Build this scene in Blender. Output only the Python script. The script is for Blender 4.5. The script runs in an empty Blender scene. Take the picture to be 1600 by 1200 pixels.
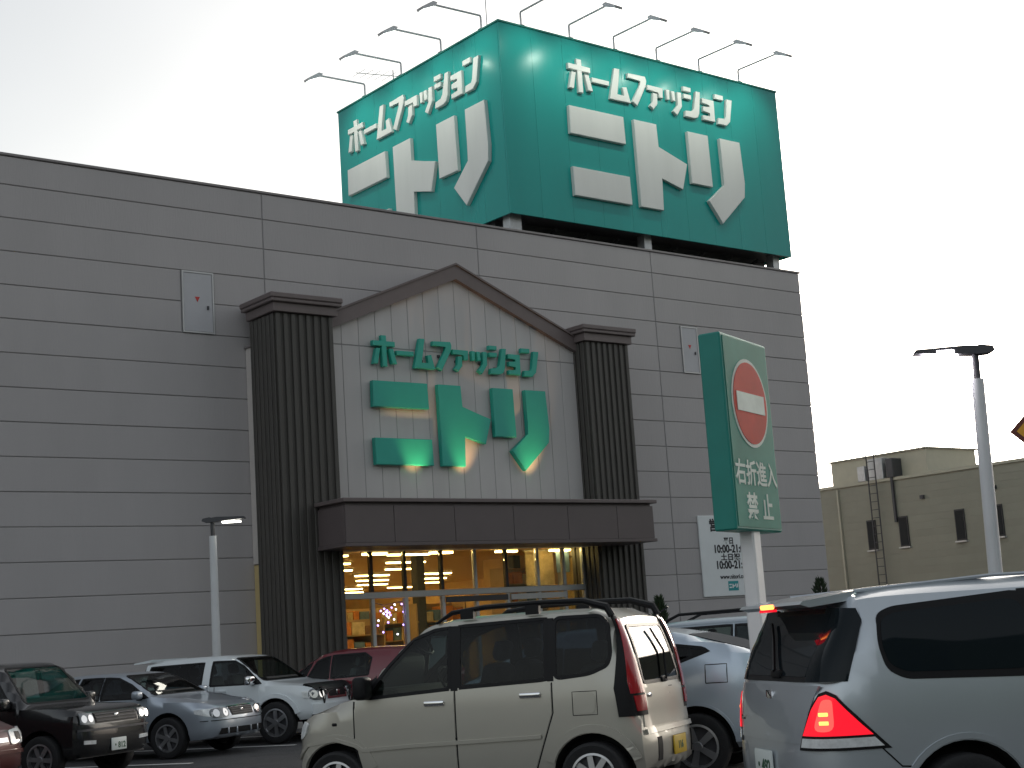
import bpy, bmesh, math, random
import numpy as np
from mathutils import Vector, Matrix
random.seed(7)
R = math.radians
S = bpy.context.scene
C = S.collection

# ------------------------------------------------------------------ camera
cam_d = bpy.data.cameras.new('camera'); cam = bpy.data.objects.new('camera', cam_d); C.objects.link(cam)
cam_d.sensor_width = 36.0; cam_d.lens = 52.95; cam_d.clip_start = 0.1; cam_d.clip_end = 3000
yaw, pitch, roll = R(39.182), R(9.553), R(-3.814)
fwd = Vector((math.sin(yaw) * math.cos(pitch), math.cos(yaw) * math.cos(pitch), math.sin(pitch)))
rgt = Vector((math.cos(yaw), -math.sin(yaw), 0)); upv = rgt.cross(fwd)
r2 = math.cos(roll) * rgt + math.sin(roll) * upv; u2 = -math.sin(roll) * rgt + math.cos(roll) * upv
cam.matrix_world = Matrix(((r2.x, u2.x, -fwd.x, 0), (r2.y, u2.y, -fwd.y, 0), (r2.z, u2.z, -fwd.z, 1.5), (0, 0, 0, 1)))
S.camera = cam

# ------------------------------------------------------------------ sky, sun, exposure
SUN_AZ, SUN_EL = 66.0, 7.0            # degrees east of +Y, above the horizon: low, behind the shop to the right
w = bpy.data.worlds.new('World'); S.world = w; w.use_nodes = True
nt = w.node_tree; nt.nodes.clear()
sky = nt.nodes.new('ShaderNodeTexSky'); sky.sky_type = 'NISHITA'; sky.sun_disc = False
sky.sun_elevation = R(SUN_EL); sky.sun_rotation = R(SUN_AZ)
sky.air_density = 1.0; sky.dust_density = 4.0; sky.ozone_density = 1.0; sky.altitude = 20
hs = nt.nodes.new('ShaderNodeHueSaturation'); hs.inputs['Saturation'].default_value = 0.31
tcw = nt.nodes.new('ShaderNodeTexCoord'); nzw = nt.nodes.new('ShaderNodeTexNoise')
nzw.inputs['Scale'].default_value = 2.2; nzw.inputs['Detail'].default_value = 4
rpw = nt.nodes.new('ShaderNodeMapRange'); rpw.inputs['From Min'].default_value = .3; rpw.inputs['From Max'].default_value = .7
rpw.inputs['To Min'].default_value = .92; rpw.inputs['To Max'].default_value = 1.08
mulw = nt.nodes.new('ShaderNodeMixRGB'); mulw.blend_type = 'MULTIPLY'; mulw.inputs['Fac'].default_value = 1
bg = nt.nodes.new('ShaderNodeBackground'); bg.inputs['Strength'].default_value = 0.15
wo = nt.nodes.new('ShaderNodeOutputWorld')
L = nt.links.new
L(sky.outputs[0], hs.inputs['Color']); L(tcw.outputs['Generated'], nzw.inputs['Vector'])
L(nzw.outputs['Fac'], rpw.inputs['Value']); L(hs.outputs[0], mulw.inputs[1]); L(rpw.outputs[0], mulw.inputs[2])
L(mulw.outputs[0], bg.inputs['Color']); L(bg.outputs[0], wo.inputs['Surface'])
sd = bpy.data.lights.new('sun', 'SUN'); sd.energy = 0.5; sd.angle = R(12); sd.color = (1, .86, .68)
so = bpy.data.objects.new('sun', sd); C.objects.link(so)
sdir = Vector((math.sin(R(SUN_AZ)) * math.cos(R(SUN_EL)), math.cos(R(SUN_AZ)) * math.cos(R(SUN_EL)), math.sin(R(SUN_EL))))
so.rotation_euler = (-sdir).to_track_quat('-Z', 'Y').to_euler(); so.location = (60, 40, 30)
S.view_settings.view_transform = 'Standard'; S.view_settings.look = 'None'
S.view_settings.gamma = 1; S.view_settings.use_curve_mapping = False
S.view_settings.exposure = 1.2
S.cycles.use_denoising = True; S.cycles.max_bounces = 6; S.cycles.transparent_max_bounces = 12
S.cycles.sample_clamp_indirect = 4.0

# ------------------------------------------------------------------ materials
MATS = {}; ALB = 1.27      # all surfaces a little paler, the picture exposed a little less
def mat(name, col, rough=.6, metal=0, var=.0, vscale=3.0, bump=0, bscale=40, coat=0, spec=.5, emit=None, estr=0, rvar=0, streak=False, alpha=None, trans=0):
    m = bpy.data.materials.new(name); m.use_nodes = True; MATS[name] = m
    col = tuple(min(c * ALB, .86) for c in col) if metal < .99 else col; estr *= ALB
    n = m.node_tree; b = n.nodes['Principled BSDF']
    b.inputs['Base Color'].default_value = (*col, 1); b.inputs['Roughness'].default_value = rough
    b.inputs['Metallic'].default_value = metal; b.inputs['Specular IOR Level'].default_value = spec
    b.inputs['Coat Weight'].default_value = coat; b.inputs['Coat Roughness'].default_value = .04
    if trans: b.inputs['Transmission Weight'].default_value = trans; b.inputs['IOR'].default_value = 1.02
    if emit: b.inputs['Emission Color'].default_value = (*emit, 1); b.inputs['Emission Strength'].default_value = estr
    if var or bump or rvar:
        tc = n.nodes.new('ShaderNodeTexCoord'); mp = n.nodes.new('ShaderNodeMapping')
        oi = n.nodes.new('ShaderNodeObjectInfo'); ad = n.nodes.new('ShaderNodeVectorMath'); ad.operation = 'ADD'
        sc = n.nodes.new('ShaderNodeVectorMath'); sc.operation = 'SCALE'; sc.inputs['Scale'].default_value = 37.0
        cb = n.nodes.new('ShaderNodeCombineXYZ')
        for i in range(3): n.links.new(oi.outputs['Random'], cb.inputs[i])
        n.links.new(cb.outputs[0], sc.inputs[0]); n.links.new(tc.outputs['Object'], mp.inputs['Vector'])
        n.links.new(mp.outputs[0], ad.inputs[0]); n.links.new(sc.outputs[0], ad.inputs[1])
        if streak: mp.inputs['Scale'].default_value = (1.0, 1.0, .12)
    if var or rvar:
        nz = n.nodes.new('ShaderNodeTexNoise'); nz.inputs['Scale'].default_value = vscale; nz.inputs['Detail'].default_value = 6; nz.inputs['Roughness'].default_value = .62
        n.links.new(ad.outputs[0], nz.inputs['Vector'])
        if var:
            mr = n.nodes.new('ShaderNodeMapRange'); mr.inputs['From Min'].default_value = .28; mr.inputs['From Max'].default_value = .72
            mr.inputs['To Min'].default_value = 1 - var; mr.inputs['To Max'].default_value = 1 + var
            mx = n.nodes.new('ShaderNodeMixRGB'); mx.blend_type = 'MULTIPLY'; mx.inputs[0].default_value = 1; mx.inputs[1].default_value = (*col, 1)
            n.links.new(nz.outputs['Fac'], mr.inputs['Value']); n.links.new(mr.outputs[0], mx.inputs[2])
            # each piece also a touch lighter or darker than its neighbours
            mr2 = n.nodes.new('ShaderNodeMapRange'); mr2.inputs['To Min'].default_value = 1 - var * .45; mr2.inputs['To Max'].default_value = 1 + var * .45
            mx2 = n.nodes.new('ShaderNodeMixRGB'); mx2.blend_type = 'MULTIPLY'; mx2.inputs[0].default_value = 1
            n.links.new(oi.outputs['Random'], mr2.inputs['Value']); n.links.new(mx.outputs[0], mx2.inputs[1]); n.links.new(mr2.outputs[0], mx2.inputs[2])
            n.links.new(mx2.outputs[0], b.inputs['Base Color'])
        if rvar:
            m3 = n.nodes.new('ShaderNodeMapRange'); m3.inputs['From Min'].default_value = .3; m3.inputs['From Max'].default_value = .7
            m3.inputs['To Min'].default_value = max(.02, rough - rvar); m3.inputs['To Max'].default_value = rough + rvar
            n.links.new(nz.outputs['Fac'], m3.inputs['Value']); n.links.new(m3.outputs[0], b.inputs['Roughness'])
    if bump:
        n2 = n.nodes.new('ShaderNodeTexNoise'); n2.inputs['Scale'].default_value = bscale; n2.inputs['Detail'].default_value = 5
        bp = n.nodes.new('ShaderNodeBump'); bp.inputs['Strength'].default_value = bump; bp.inputs['Distance'].default_value = .02
        n.links.new(ad.outputs[0], n2.inputs['Vector']); n.links.new(n2.outputs['Fac'], bp.inputs['Height']); n.links.new(bp.outputs[0], b.inputs['Normal'])
    return m
mat('panel', (.345, .328, .33), .62, var=.045, vscale=.8, bump=.25, bscale=30, streak=True)
mat('joint', (.27, .262, .265), .8)
mat('coping', (.20, .185, .185), .5, metal=.2, var=.1)
mat('pillar', (.056, .052, .047), .55, var=.12, vscale=2, streak=True)
mat('brown_trim', (.125, .102, .10), .5, var=.08, vscale=2)
mat('fascia', (.098, .08, .08), .45, var=.06, vscale=2, rvar=.08)
mat('board', (.42, .405, .40), .6, var=.06, vscale=1.2, streak=True)
mat('cream_wall', (.45, .42, .40), .7, var=.06)
mat('glow_cream', (.42, .33, .16), .7, var=.06)
mat('sign_green', (.008, .25, .23), .24, spec=.35, var=.07, vscale=.6, rvar=.06, streak=True)
mat('sign_side', (.012, .20, .165), .5, var=.08)
mat('letter_white', (.57, .575, .56), .45, var=.05, vscale=1.5, streak=True)
mat('letter_green', (.015, .30, .235), .4, var=.05, vscale=2)
mat('lamp_grey', (.55, .55, .57), .5, var=.1, vscale=5)
mat('galv', (.40, .41, .42), .45, metal=.6, var=.12, vscale=6)
mat('steel_dark', (.06, .06, .065), .55, metal=.3, var=.1)
mat('pole_paint', (.52, .53, .54), .42, var=.05, vscale=3)
mat('alu', (.42, .42, .42), .4, metal=.4, var=.06)
mat('white_paint', (.72, .72, .72), .5, var=.05)
mat('hatch', (.40, .40, .42), .55, var=.04)
mat('red', (.45, .03, .025), .45, var=.05)
mat('orange_red', (.40, .032, .02), .6, spec=.12, var=.14, vscale=4)
mat('board_white', (.62, .65, .66), .5, var=.03)
mat('ink', (.02, .02, .025), .6)
mat('teal_ink', (.02, .25, .27), .5)
mat('faded_green', (.055, .21, .165), .6, var=.16, vscale=2.2, spec=.15)
mat('faded_white', (.55, .60, .55), .6, spec=.15, var=.12, vscale=5)
mat('asphalt', (.048, .048, .05), .85, var=.28, vscale=1.5, bump=.9, bscale=90)
mat('concrete', (.28, .275, .265), .85, var=.15, vscale=2, bump=.4)
mat('line_paint', (.62, .62, .60), .7, var=.2, vscale=6)
mat('beige_siding', (.235, .228, .185), .7, var=.06, vscale=.8, streak=True)
mat('beige_light', (.37, .35, .28), .7, var=.05)
mat('dark_metal', (.025, .025, .028), .45)
mat('yellow_sign', (.62, .30, .02), .4, var=.05)
mat('maroon', (.12, .03, .02), .6)
mat('lamp_glow', (1, 1, 1), .4, emit=(1, .93, 1.0), estr=9)
mat('lamp_dim', (1, 1, 1), .4, emit=(1, .97, .85), estr=2.2)
mat('flood_lens', (.8, .85, .9), .15, emit=(.9, 1, .9), estr=1.2)
mat('strip', (1, .9, .6), .5, emit=(1, .68, .22), estr=9)
mat('shop_wall', (.60, .42, .2), .8, var=.1)
mat('shop_ceiling', (.62, .44, .22), .8)
mat('shop_floor', (.35, .28, .2), .4)
mat('shelf', (.40, .28, .14), .6, var=.1)
mat('goods_orange', (.55, .20, .04), .7, var=.3, vscale=6)
mat('goods_cream', (.6, .5, .3), .7, var=.3, vscale=6)
mat('goods_brown', (.2, .1, .04), .7, var=.3, vscale=6)
mat('goods_blue', (.12, .2, .32), .7, var=.3, vscale=6)
mat('led_violet', (.4, .3, 1), .4, emit=(.35, .22, 1), estr=4)
mat('led_white', (1, 1, 1), .4, emit=(.8, .8, 1), estr=3.5)
mat('leaf_dark', (.025, .045, .02), .7, var=.4, vscale=8)
mat('bark', (.08, .06, .04), .9)
# glass of the shop front: a thin clear sheet that also mirrors the sky
def glass_mat(name, tint, refl):
    m = bpy.data.materials.new(name); m.use_nodes = True; MATS[name] = m
    n = m.node_tree; n.nodes.clear()
    o = n.nodes.new('ShaderNodeOutputMaterial'); mx = n.nodes.new('ShaderNodeMixShader'); t = n.nodes.new('ShaderNodeBsdfTransparent'); g = n.nodes.new('ShaderNodeBsdfGlossy')
    fr = n.nodes.new('ShaderNodeFresnel'); fr.inputs['IOR'].default_value = refl
    t.inputs['Color'].default_value = (*tint, 1); g.inputs['Roughness'].default_value = .02
    n.links.new(fr.outputs[0], mx.inputs[0]); n.links.new(t.outputs[0], mx.inputs[1]); n.links.new(g.outputs[0], mx.inputs[2]); n.links.new(mx.outputs[0], o.inputs[0])
glass_mat('shop_glass', (.86, .88, .86), 1.45); glass_mat('tint_dark', (.16, .19, .21), 1.33); glass_mat('tint_clear', (.48, .56, .53), 1.36)
mat('cabin', (.045, .043, .042), .8); mat('seat_cloth', (.10, .10, .105), .9, var=.2, vscale=8)
# car materials
mat('car_glass', (.008, .012, .015), .03, spec=.16)
mat('car_glass_green', (.016, .026, .025), .03, spec=.25)
mat('car_black', (.010, .010, .011), .45, spec=.2)
mat('rubber', (.014, .014, .015), .75, bump=.2, bscale=60)
mat('arch_dark', (.006, .006, .006), .9)
mat('rim', (.36, .36, .37), .3, metal=.8, var=.08)
mat('chrome', (.75, .75, .76), .08, metal=1)
mat('lamp_glass', (.16, .17, .18), .06, metal=.3, var=.25, vscale=20)
mat('lamp_clear', (.66, .68, .68), .1, metal=.1, var=.2, vscale=18)
mat('lamp_amber', (.5, .2, .03), .15)
mat('lamp_red', (.33, .012, .02), .12, coat=.6)
mat('lamp_red_lit', (.25, .002, .006), .15, emit=(1, .012, .03), estr=.36, var=.1, vscale=12)
mat('lamp_bright', (.4, .01, .01), .2, emit=(1, .06, .05), estr=.75)
mat('lamp_core', (.6, .1, .02), .3, emit=(1, .24, .05), estr=1.7)
mat('plate_white', (.60, .64, .62), .5)
mat('plate_yellow', (.55, .36, .02), .5)
mat('plate_ink', (.03, .09, .05), .5)
def paint(name, c, metal=.35, rough=.32): return mat(name, c, rough, metal=metal, coat=.8, var=.03, vscale=1.5, bump=.01, bscale=5)
paint('paint_beige', (.37, .355, .31)); paint('paint_silver_blue', (.42, .455, .485), .5, .3); paint('paint_silver', (.34, .38, .43), .5)
paint('paint_pale_blue', (.46, .53, .60), .45); paint('paint_white', (.62, .66, .70), 0); paint('paint_black', (.008, .008, .009), 0, .25)
paint('paint_red', (.13, .009, .018), .1); paint('paint_maroon', (.07, .008, .008), .2); paint('paint_grey', (.33, .38, .42), .5)

# ------------------------------------------------------------------ object helpers
def link(name, me, m, parent=None, loc=None):
    o = bpy.data.objects.new(name, me); C.objects.link(o)
    if m is not None and not me.materials: me.materials.append(MATS[m] if isinstance(m, str) else m)
    if parent is not None: o.parent = parent
    if loc is not None: o.location = loc
    return o
def tag(o, label=None, cat=None, group=None, kind=None):
    if label: o['label'] = label
    if cat: o['category'] = cat
    if group: o['group'] = group
    if kind: o['kind'] = kind
    return o
def empty(name, loc=(0, 0, 0), rz=0, label=None, cat=None, group=None):
    o = bpy.data.objects.new(name, None); C.objects.link(o); o.location = loc; o.rotation_euler = (0, 0, rz); o.empty_display_size = .2
    return tag(o, label, cat, group)
def bm_mesh(bm, name='m', smooth=False):
    bmesh.ops.recalc_face_normals(bm, faces=bm.faces)
    me = bpy.data.meshes.new(name); bm.to_mesh(me); bm.free()
    if smooth:
        me.polygons.foreach_set('use_smooth', [True] * len(me.polygons)); me.set_sharp_from_angle(angle=R(38))
    return me
def box_bm(bm, x0, x1, y0, y1, z0, z1, bev=0, seg=1):
    r = bmesh.ops.create_cube(bm, size=1)
    for v in r['verts']: v.co = Vector((x0 + (v.co.x + .5) * (x1 - x0), y0 + (v.co.y + .5) * (y1 - y0), z0 + (v.co.z + .5) * (z1 - z0)))
    if bev:
        es = list({e for v in r['verts'] for e in v.link_edges})
        bmesh.ops.bevel(bm, geom=es, offset=bev, segments=seg, profile=.5, affect='EDGES')
def box(name, x0, x1, y0, y1, z0, z1, m, parent=None, bev=0, seg=1, smooth=False):
    bm = bmesh.new(); box_bm(bm, x0, x1, y0, y1, z0, z1, bev, seg); return link(name, bm_mesh(bm, name, smooth), m, parent)
def tube_bm(bm, pts, r, n=10, cap=True):
    pts = [Vector(p) for p in pts]; rs = r if isinstance(r, (list, tuple)) else [r] * len(pts); rings = []
    for i, p in enumerate(pts):
        d = (pts[min(i + 1, len(pts) - 1)] - pts[max(i - 1, 0)]).normalized()
        a = d.orthogonal().normalized() if abs(d.z) < .99 else Vector((1, 0, 0)); a = (a - d * a.dot(d)).normalized(); b = d.cross(a)
        if i and True:
            a0 = prev; a = (a0 - d * a0.dot(d)).normalized(); b = d.cross(a)
        prev = a
        rings.append([bm.verts.new(p + rs[i] * (math.cos(2 * math.pi * k / n) * a + math.sin(2 * math.pi * k / n) * b)) for k in range(n)])
    for q in range(len(rings) - 1):
        for k in range(n): bm.faces.new((rings[q][k], rings[q][(k + 1) % n], rings[q + 1][(k + 1) % n], rings[q + 1][k]))
    if cap: bm.faces.new(rings[0][::-1]); bm.faces.new(rings[-1])
def tube(name, pts, r, m, parent=None, n=10):
    bm = bmesh.new(); tube_bm(bm, pts, r, n); return link(name, bm_mesh(bm, name, True), m, parent)
def prism_bm(bm, poly, d0, d1, frame, bev=0):
    """poly: 2D points; frame(u, v, d) -> 3D point"""
    a = [bm.verts.new(frame(u, v, d0)) for u, v in poly]; b = [bm.verts.new(frame(u, v, d1)) for u, v in poly]
    f1 = bm.faces.new(a); f2 = bm.faces.new(b[::-1]); n = len(poly)
    for i in range(n): bm.faces.new((a[i], b[i], b[(i + 1) % n], a[(i + 1) % n]))
    if bev: bmesh.ops.bevel(bm, geom=list(f2.edges), offset=bev, segments=1, affect='EDGES')
def prism(name, polys, d0, d1, frame, m, parent=None, bev=0):
    bm = bmesh.new()
    for i_, p in enumerate(polys): prism_bm(bm, p, d0 + (.0004 * i_ if d1 > d0 else -.0004 * i_), d1 + (.005 * i_ if d1 > d0 else -.0008 * i_), frame, bev)
    me = bm_mesh(bm, name); return link(name, me, m, parent)
def text_mesh(body, size, depth=.004, bold=0.0, align='CENTER'):
    c = bpy.data.curves.new('t', 'FONT'); c.body = body; c.size = size; c.extrude = depth; c.align_x = align; c.align_y = 'CENTER'; c.offset = bold; c.resolution_u = 3
    o = bpy.data.objects.new('t', c); me = bpy.data.meshes.new_from_object(o)
    bpy.data.objects.remove(o); bpy.data.curves.remove(c); me.materials.clear(); return me
def text(name, body, size, mw, m, parent=None, depth=.004, bold=0.0, sx=1.0):
    me = text_mesh(body, size, depth, bold); me.transform(mw @ Matrix.Diagonal((sx, 1, 1, 1)))
    return link(name, me, m, parent)
def frame_mat(o, u, v):
    u = Vector(u).normalized(); v = Vector(v).normalized(); n = u.cross(v); o = Vector(o)
    return Matrix(((u.x, v.x, n.x, o.x), (u.y, v.y, n.y, o.y), (u.z, v.z, n.z, o.z), (0, 0, 0, 1)))
def copy_tree(o, parent=None):
    c = o.copy(); C.objects.link(c); c.parent = parent
    for ch in list(o.children): copy_tree(ch, c)
    return c

# ------------------------------------------------------------------ ground
bm = bmesh.new()
bmesh.ops.create_grid(bm, x_segments=2, y_segments=2, size=900)
tag(link('ground', bm_mesh(bm), 'asphalt', None, (0, 0, -.004)), kind='structure')
tag(box('pavement', -8, 36.5, 26.9, 29.02, -.1, .13, 'concrete', None, bev=.02), kind='structure')
bm = bmesh.new(); bmesh.ops.create_grid(bm, x_segments=120, y_segments=16, size=1)  # unseen bank added behind the camera to shade the lower wall and car reflections
for v_ in bm.verts:
    x_, t_ = v_.co.x * 160, v_.co.y
    v_.co = Vector((x_, -38 + t_ * 15, max(-.3, (13.0 + 2.2 * math.sin(x_ * .09) + 1.3 * math.sin(x_ * .31 + 1)) * (1 - t_ * t_) ** .7 + random.uniform(-.6, .6) - .3)))
tag(link('added_hillside', bm_mesh(bm), 'leaf_dark'), kind='structure')
# painted bay lines, parallel to the parked cars
hx, hy = .4907, -.8713
for i, (bx_, by_) in enumerate(((4.4, 19.6), (9.25, 22.75), (11.85, 24.2), (14.4, 25.0), (12.6, 13.9), (10.1, 12.3), (7.2, 11.0))):
    o = box('parking_line', -2.3, 2.3, -.06, .06, 0, .004, 'line_paint'); o.location = (bx_, by_, 0.001); o.rotation_euler = (0, 0, math.atan2(hy, hx)); tag(o, kind='structure')

# ------------------------------------------------------------------ the shop
D = 29.0; TOP = 11.88; ROW = .6945
shop = empty('shop_building', (18, D, 0), 0, 'large grey panel-clad store with gabled entrance and brown canopy', 'building')
inv = Matrix.Translation((-18, -D, 0))
def sp(o, p=None):                       # parent keeping world coordinates
    o.parent = p if p is not None else shop
    o.matrix_parent_inverse = (Matrix.Translation(-Vector((18, D, 0))) if o.parent is shop else Matrix.Identity(4)) if o.parent is shop else Matrix.Identity(4)
    return o
def sbox(name, *a, **k):
    par = k.pop('p', None); o = box(name, *a, **k); return sp(o, par)
# backing walls with an opening for the entrance
wall = sbox('wall', -9.0, 17.55, D + .014, D + .3, 0, TOP - .05, 'joint')
sbox('wall', 24.95, 35.1, D + .014, D + .3, 0, TOP - .05, 'joint')
sbox('wall', 17.55, 24.95, D + .014, D + .3, 4.4, TOP - .05, 'joint')
sbox('side_wall', 34.85, 35.12, D + .3, 75, 0, TOP - .05, 'panel'); sbox('side_wall', -9, -8.75, D + .3, 75, 0, TOP - .05, 'panel')
sbox('roof', -8.75, 34.85, D + .3, 75, TOP - .9, TOP - .7, 'concrete')
XJ = [-8.98, -7.6, -1.55, 4.48, 10.5, 16.66, 22.80, 28.88, 35.13]
meshes = {}
ztop = TOP - .07
rows = [(ztop - .60, ztop)]
while rows[-1][0] > .1: rows.append((max(.0, rows[-1][0] - ROW), rows[-1][0]))
HATCH = [(14.64, 15.33, 8.48, 9.78), (29.84, 30.42, 8.48, 9.74)]
for a, b in zip(XJ[:-1], XJ[1:]):
    for zlo, zhi in rows:
        segs = [(a, b)]
        if zlo < 4.3 and a < 24.9 and b > 17.6:      # the glazed entrance cuts the lower rows
            segs = []
            if a < 17.55: segs.append((a, 17.55))
            if b > 24.95: segs.append((24.95, b))
        for h0, h1, hz0, hz1 in HATCH:
            if zlo < hz1 - .1 and zhi > hz0 + .1:
                ns = []
                for s0, s1 in segs:
                    if s0 < h0 and s1 > h1: ns += [(s0, h0 - .04), (h1 + .04, s1)]
                    else: ns.append((s0, s1))
                segs = ns
        for s0, s1 in segs:
            wd, ht = round(s1 - s0 - .026, 3), round(zhi - zlo - .014, 3)
            if wd < .1 or ht < .05: continue
            key = (wd, ht)
            if key not in meshes:
                bm = bmesh.new(); box_bm(bm, -wd / 2, wd / 2, 0, .06, -ht / 2, ht / 2, .012); me = bm_mesh(bm, 'wall_panel'); me.materials.append(MATS['panel']); meshes[key] = me
            o = bpy.data.objects.new('wall_panel', meshes[key]); C.objects.link(o); sp(o, wall)
            o.location = ((s0 + s1) / 2, D - .012 + random.uniform(-.003, .003), (zlo + zhi) / 2)
sbox('coping', -9.05, 35.18, D - .035, D + .38, TOP - .06, TOP, 'coping', bev=.01)
for i, (a, b, z0, z1) in enumerate(HATCH):
    h = sbox('access_hatch', a, b, D - .03, D + .04, z0, z1, 'hatch', bev=.012)
    cx, cz = (a + b) / 2 - .02, z0 + .72
    prism('triangle_mark', [[(cx - .06, cz + .05), (cx + .06, cz + .05), (cx, cz - .065)]], D - .0305, D - .036, lambda u, v, d: Vector((u, d, v)), 'red', h)
    box('handle', b - .14, b - .10, D - .06, D - .031, z0 + .5, z0 + .58, 'steel_dark', h)
    for (x0, x1, q0, q1) in ((a - .035, a, z0 - .035, z1 + .035), (b, b + .035, z0 - .035, z1 + .035), (a, b, z1, z1 + .035), (a, b, z0 - .035, z0)):
        box('hatch_frame', x0, x1, D - .04, D + .04, q0, q1, 'alu', h)
# entrance block: side returns behind the pillars
for X0, X1 in ((16.10, 17.5), (24.95, 26.36)):
    sbox('entrance_return', X0, X1, 28.62, D - .02, 3.42, 8.17, 'cream_wall', bev=.01)
    sbox('entrance_return', X0 + .02, X1 - .02, 28.64, D - .02, .13, 3.40, 'glow_cream')  # yellow light from inside is put into the colour of this lower piece
    sbox('return_flashing', X0 - .04, X1 + .03, 28.58, D - .021, 8.171, 8.22, 'coping')
# pillars with standing ribs and brown caps
YF = 27.55
for X0, X1 in ((16.03, 17.54), (24.89, 26.41)):
    p = sbox('pillar', X0 + .05, X1 - .05, YF + .05, 28.6, .13, 8.72, 'pillar')
    nr = 8; pitch_ = (X1 - X0) / nr
    for i in range(nr):
        box('rib', X0 + i * pitch_ + .045, X0 + (i + 1) * pitch_ - .045, YF, YF + .05, .13, 8.70, 'pillar', p, bev=.012)
    for i in range(6):
        yy = YF + .06 + i * .175
        for xs in ((X0, X0 + .05), (X1 - .05, X1)):
            box('rib', xs[0], xs[1], yy + .02, yy + .155, .13, 8.70, 'pillar', p, bev=.012)
    box('cap', X0 - .05, X1 + .05, YF - .06, 28.7, 8.721, 8.92, 'brown_trim', p, bev=.01)
    box('cap', X0 - .13, X1 + .13, YF - .14, 28.78, 8.922, 9.0, 'brown_trim', p, bev=.015)
    box('cap', X0 - .15, X1 + .15, YF - .16, 28.8, 9.002, 9.12, 'brown_trim', p, bev=.02)
# gable: backing, vertical boards, raking trim
YG = 28.02; AX, AZ = 21.22, 10.05; EZ = 8.60; GX0, GX1 = 17.54, 24.90
def gable_top(x): return AZ - abs(x - AX) * (AZ - EZ) / 3.5
gb = prism('gable', [[(GX0, 4.45), (GX1, 4.45), (GX1, gable_top(GX1) - .03), (AX, AZ - .03), (GX0, gable_top(GX0) - .03)]], YG + .012, D - .03, lambda u, v, d: Vector((u, d, v)), 'joint'); sp(gb)
n = 16; bw = (GX1 - GX0) / n
for i in range(n):
    x0, x1 = GX0 + i * bw + .007, GX0 + (i + 1) * bw - .007
    pol = [(x0, 6.0), (x1, 6.0), (x1, gable_top(x1))] + ([(AX, AZ)] if x0 < AX < x1 else []) + [(x0, gable_top(x0))]
    pol0 = [(x0, 4.45), (x1, 4.45), (x1, 8.21), (x0, 8.21)]
    pol1 = [(x0, 8.235), (x1, 8.235), (x1, gable_top(x1))] + ([(AX, AZ)] if x0 < AX < x1 else []) + [(x0, gable_top(x0))]
    for q in (pol0, pol1):
        prism('board', [q], YG + .039, YG, lambda u, v, d: Vector((u, d, v)), 'board', gb, bev=.006)
for sgn in (-1, 1):
    xe = AX + sgn * 3.72; k = (AZ - EZ) / 3.5
    ze = AZ - 3.72 * k
    prism('verge_trim', [[(AX, AZ - .03), (AX, AZ + .31), (xe, ze + .31), (xe, ze - .03)]], YG - .14, D - .04, lambda u, v, d: Vector((u, d, v)), 'brown_trim', gb, bev=.02)
    prism('verge_trim', [[(AX, AZ + .312), (AX, AZ + .36), (xe, ze + .36), (xe, ze + .312)]], YG - .18, D - .045, lambda u, v, d: Vector((u, d, v)), 'brown_trim', gb)
# canopy
cn = sbox('canopy', 16.93, 25.67, 26.5, YF - .01, 3.64, 4.50, 'fascia')
seams = [16.88, 18.10, 19.70, 21.35, 22.97, 24.52, 25.72]
for a, b in zip(seams[:-1], seams[1:]):
    box('fascia_panel', a + .006, b - .006, 26.45, 26.5, 3.66, 4.44, 'fascia', cn, bev=.006)
for x in (16.88, 25.67): box('fascia_panel', x, x + .05, 26.51, YF - .02, 3.66, 4.44, 'fascia', cn, bev=.006)
box('drip_edge', 16.84, 25.76, 26.41, YF - .015, 3.58, 3.655, 'fascia', cn, bev=.008)
box('coping', 16.80, 25.80, 26.37, YF - .015, 4.505, 4.59, 'brown_trim', cn, bev=.012)
box('soffit', 16.98, 25.62, 26.55, 28.2, 3.60, 3.635, 'cream_wall', cn)
# shop front glazing
YGL = 28.25
gf = sbox('shop_front', 17.54, 24.95, YGL - .06, YGL + .06, 2.56, 2.70, 'alu', bev=.01)
mul = [17.58, 18.62, 19.52, 20.55, 21.52, 22.45, 23.42, 24.25, 24.9]
for x in mul:
    box('mullion', x - .035, x + .035, YGL - .05, YGL + .05, 2.705, 3.60, 'dark_metal' if x in (18.62, 19.52, 20.55, 22.45) else 'alu', gf)
    box('mullion', x - .04, x + .04, YGL - .055, YGL + .055, .131, 2.555, 'alu', gf)
for x0, x1 in zip(mul[:-1], mul[1:]):
    box('pane', x0 + .036, x1 - .036, YGL - .006, YGL + .006, 2.71, 3.59, 'shop_glass', gf)
    box('pane', x0 + .041, x1 - .041, YGL - .006, YGL + .006, .2, 2.55, 'shop_glass', gf)
    box('bottom_rail', x0 + .042, x1 - .042, YGL - .03, YGL + .03, .132, .2, 'alu', gf)
box('door_header', 20.6, 22.4, YGL - .1, YGL - .061, 2.40, 2.53, 'steel_dark', gf)
box('door_header', 22.5, 24.2, YGL - .1, YGL - .061, 2.40, 2.53, 'alu', gf)
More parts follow.
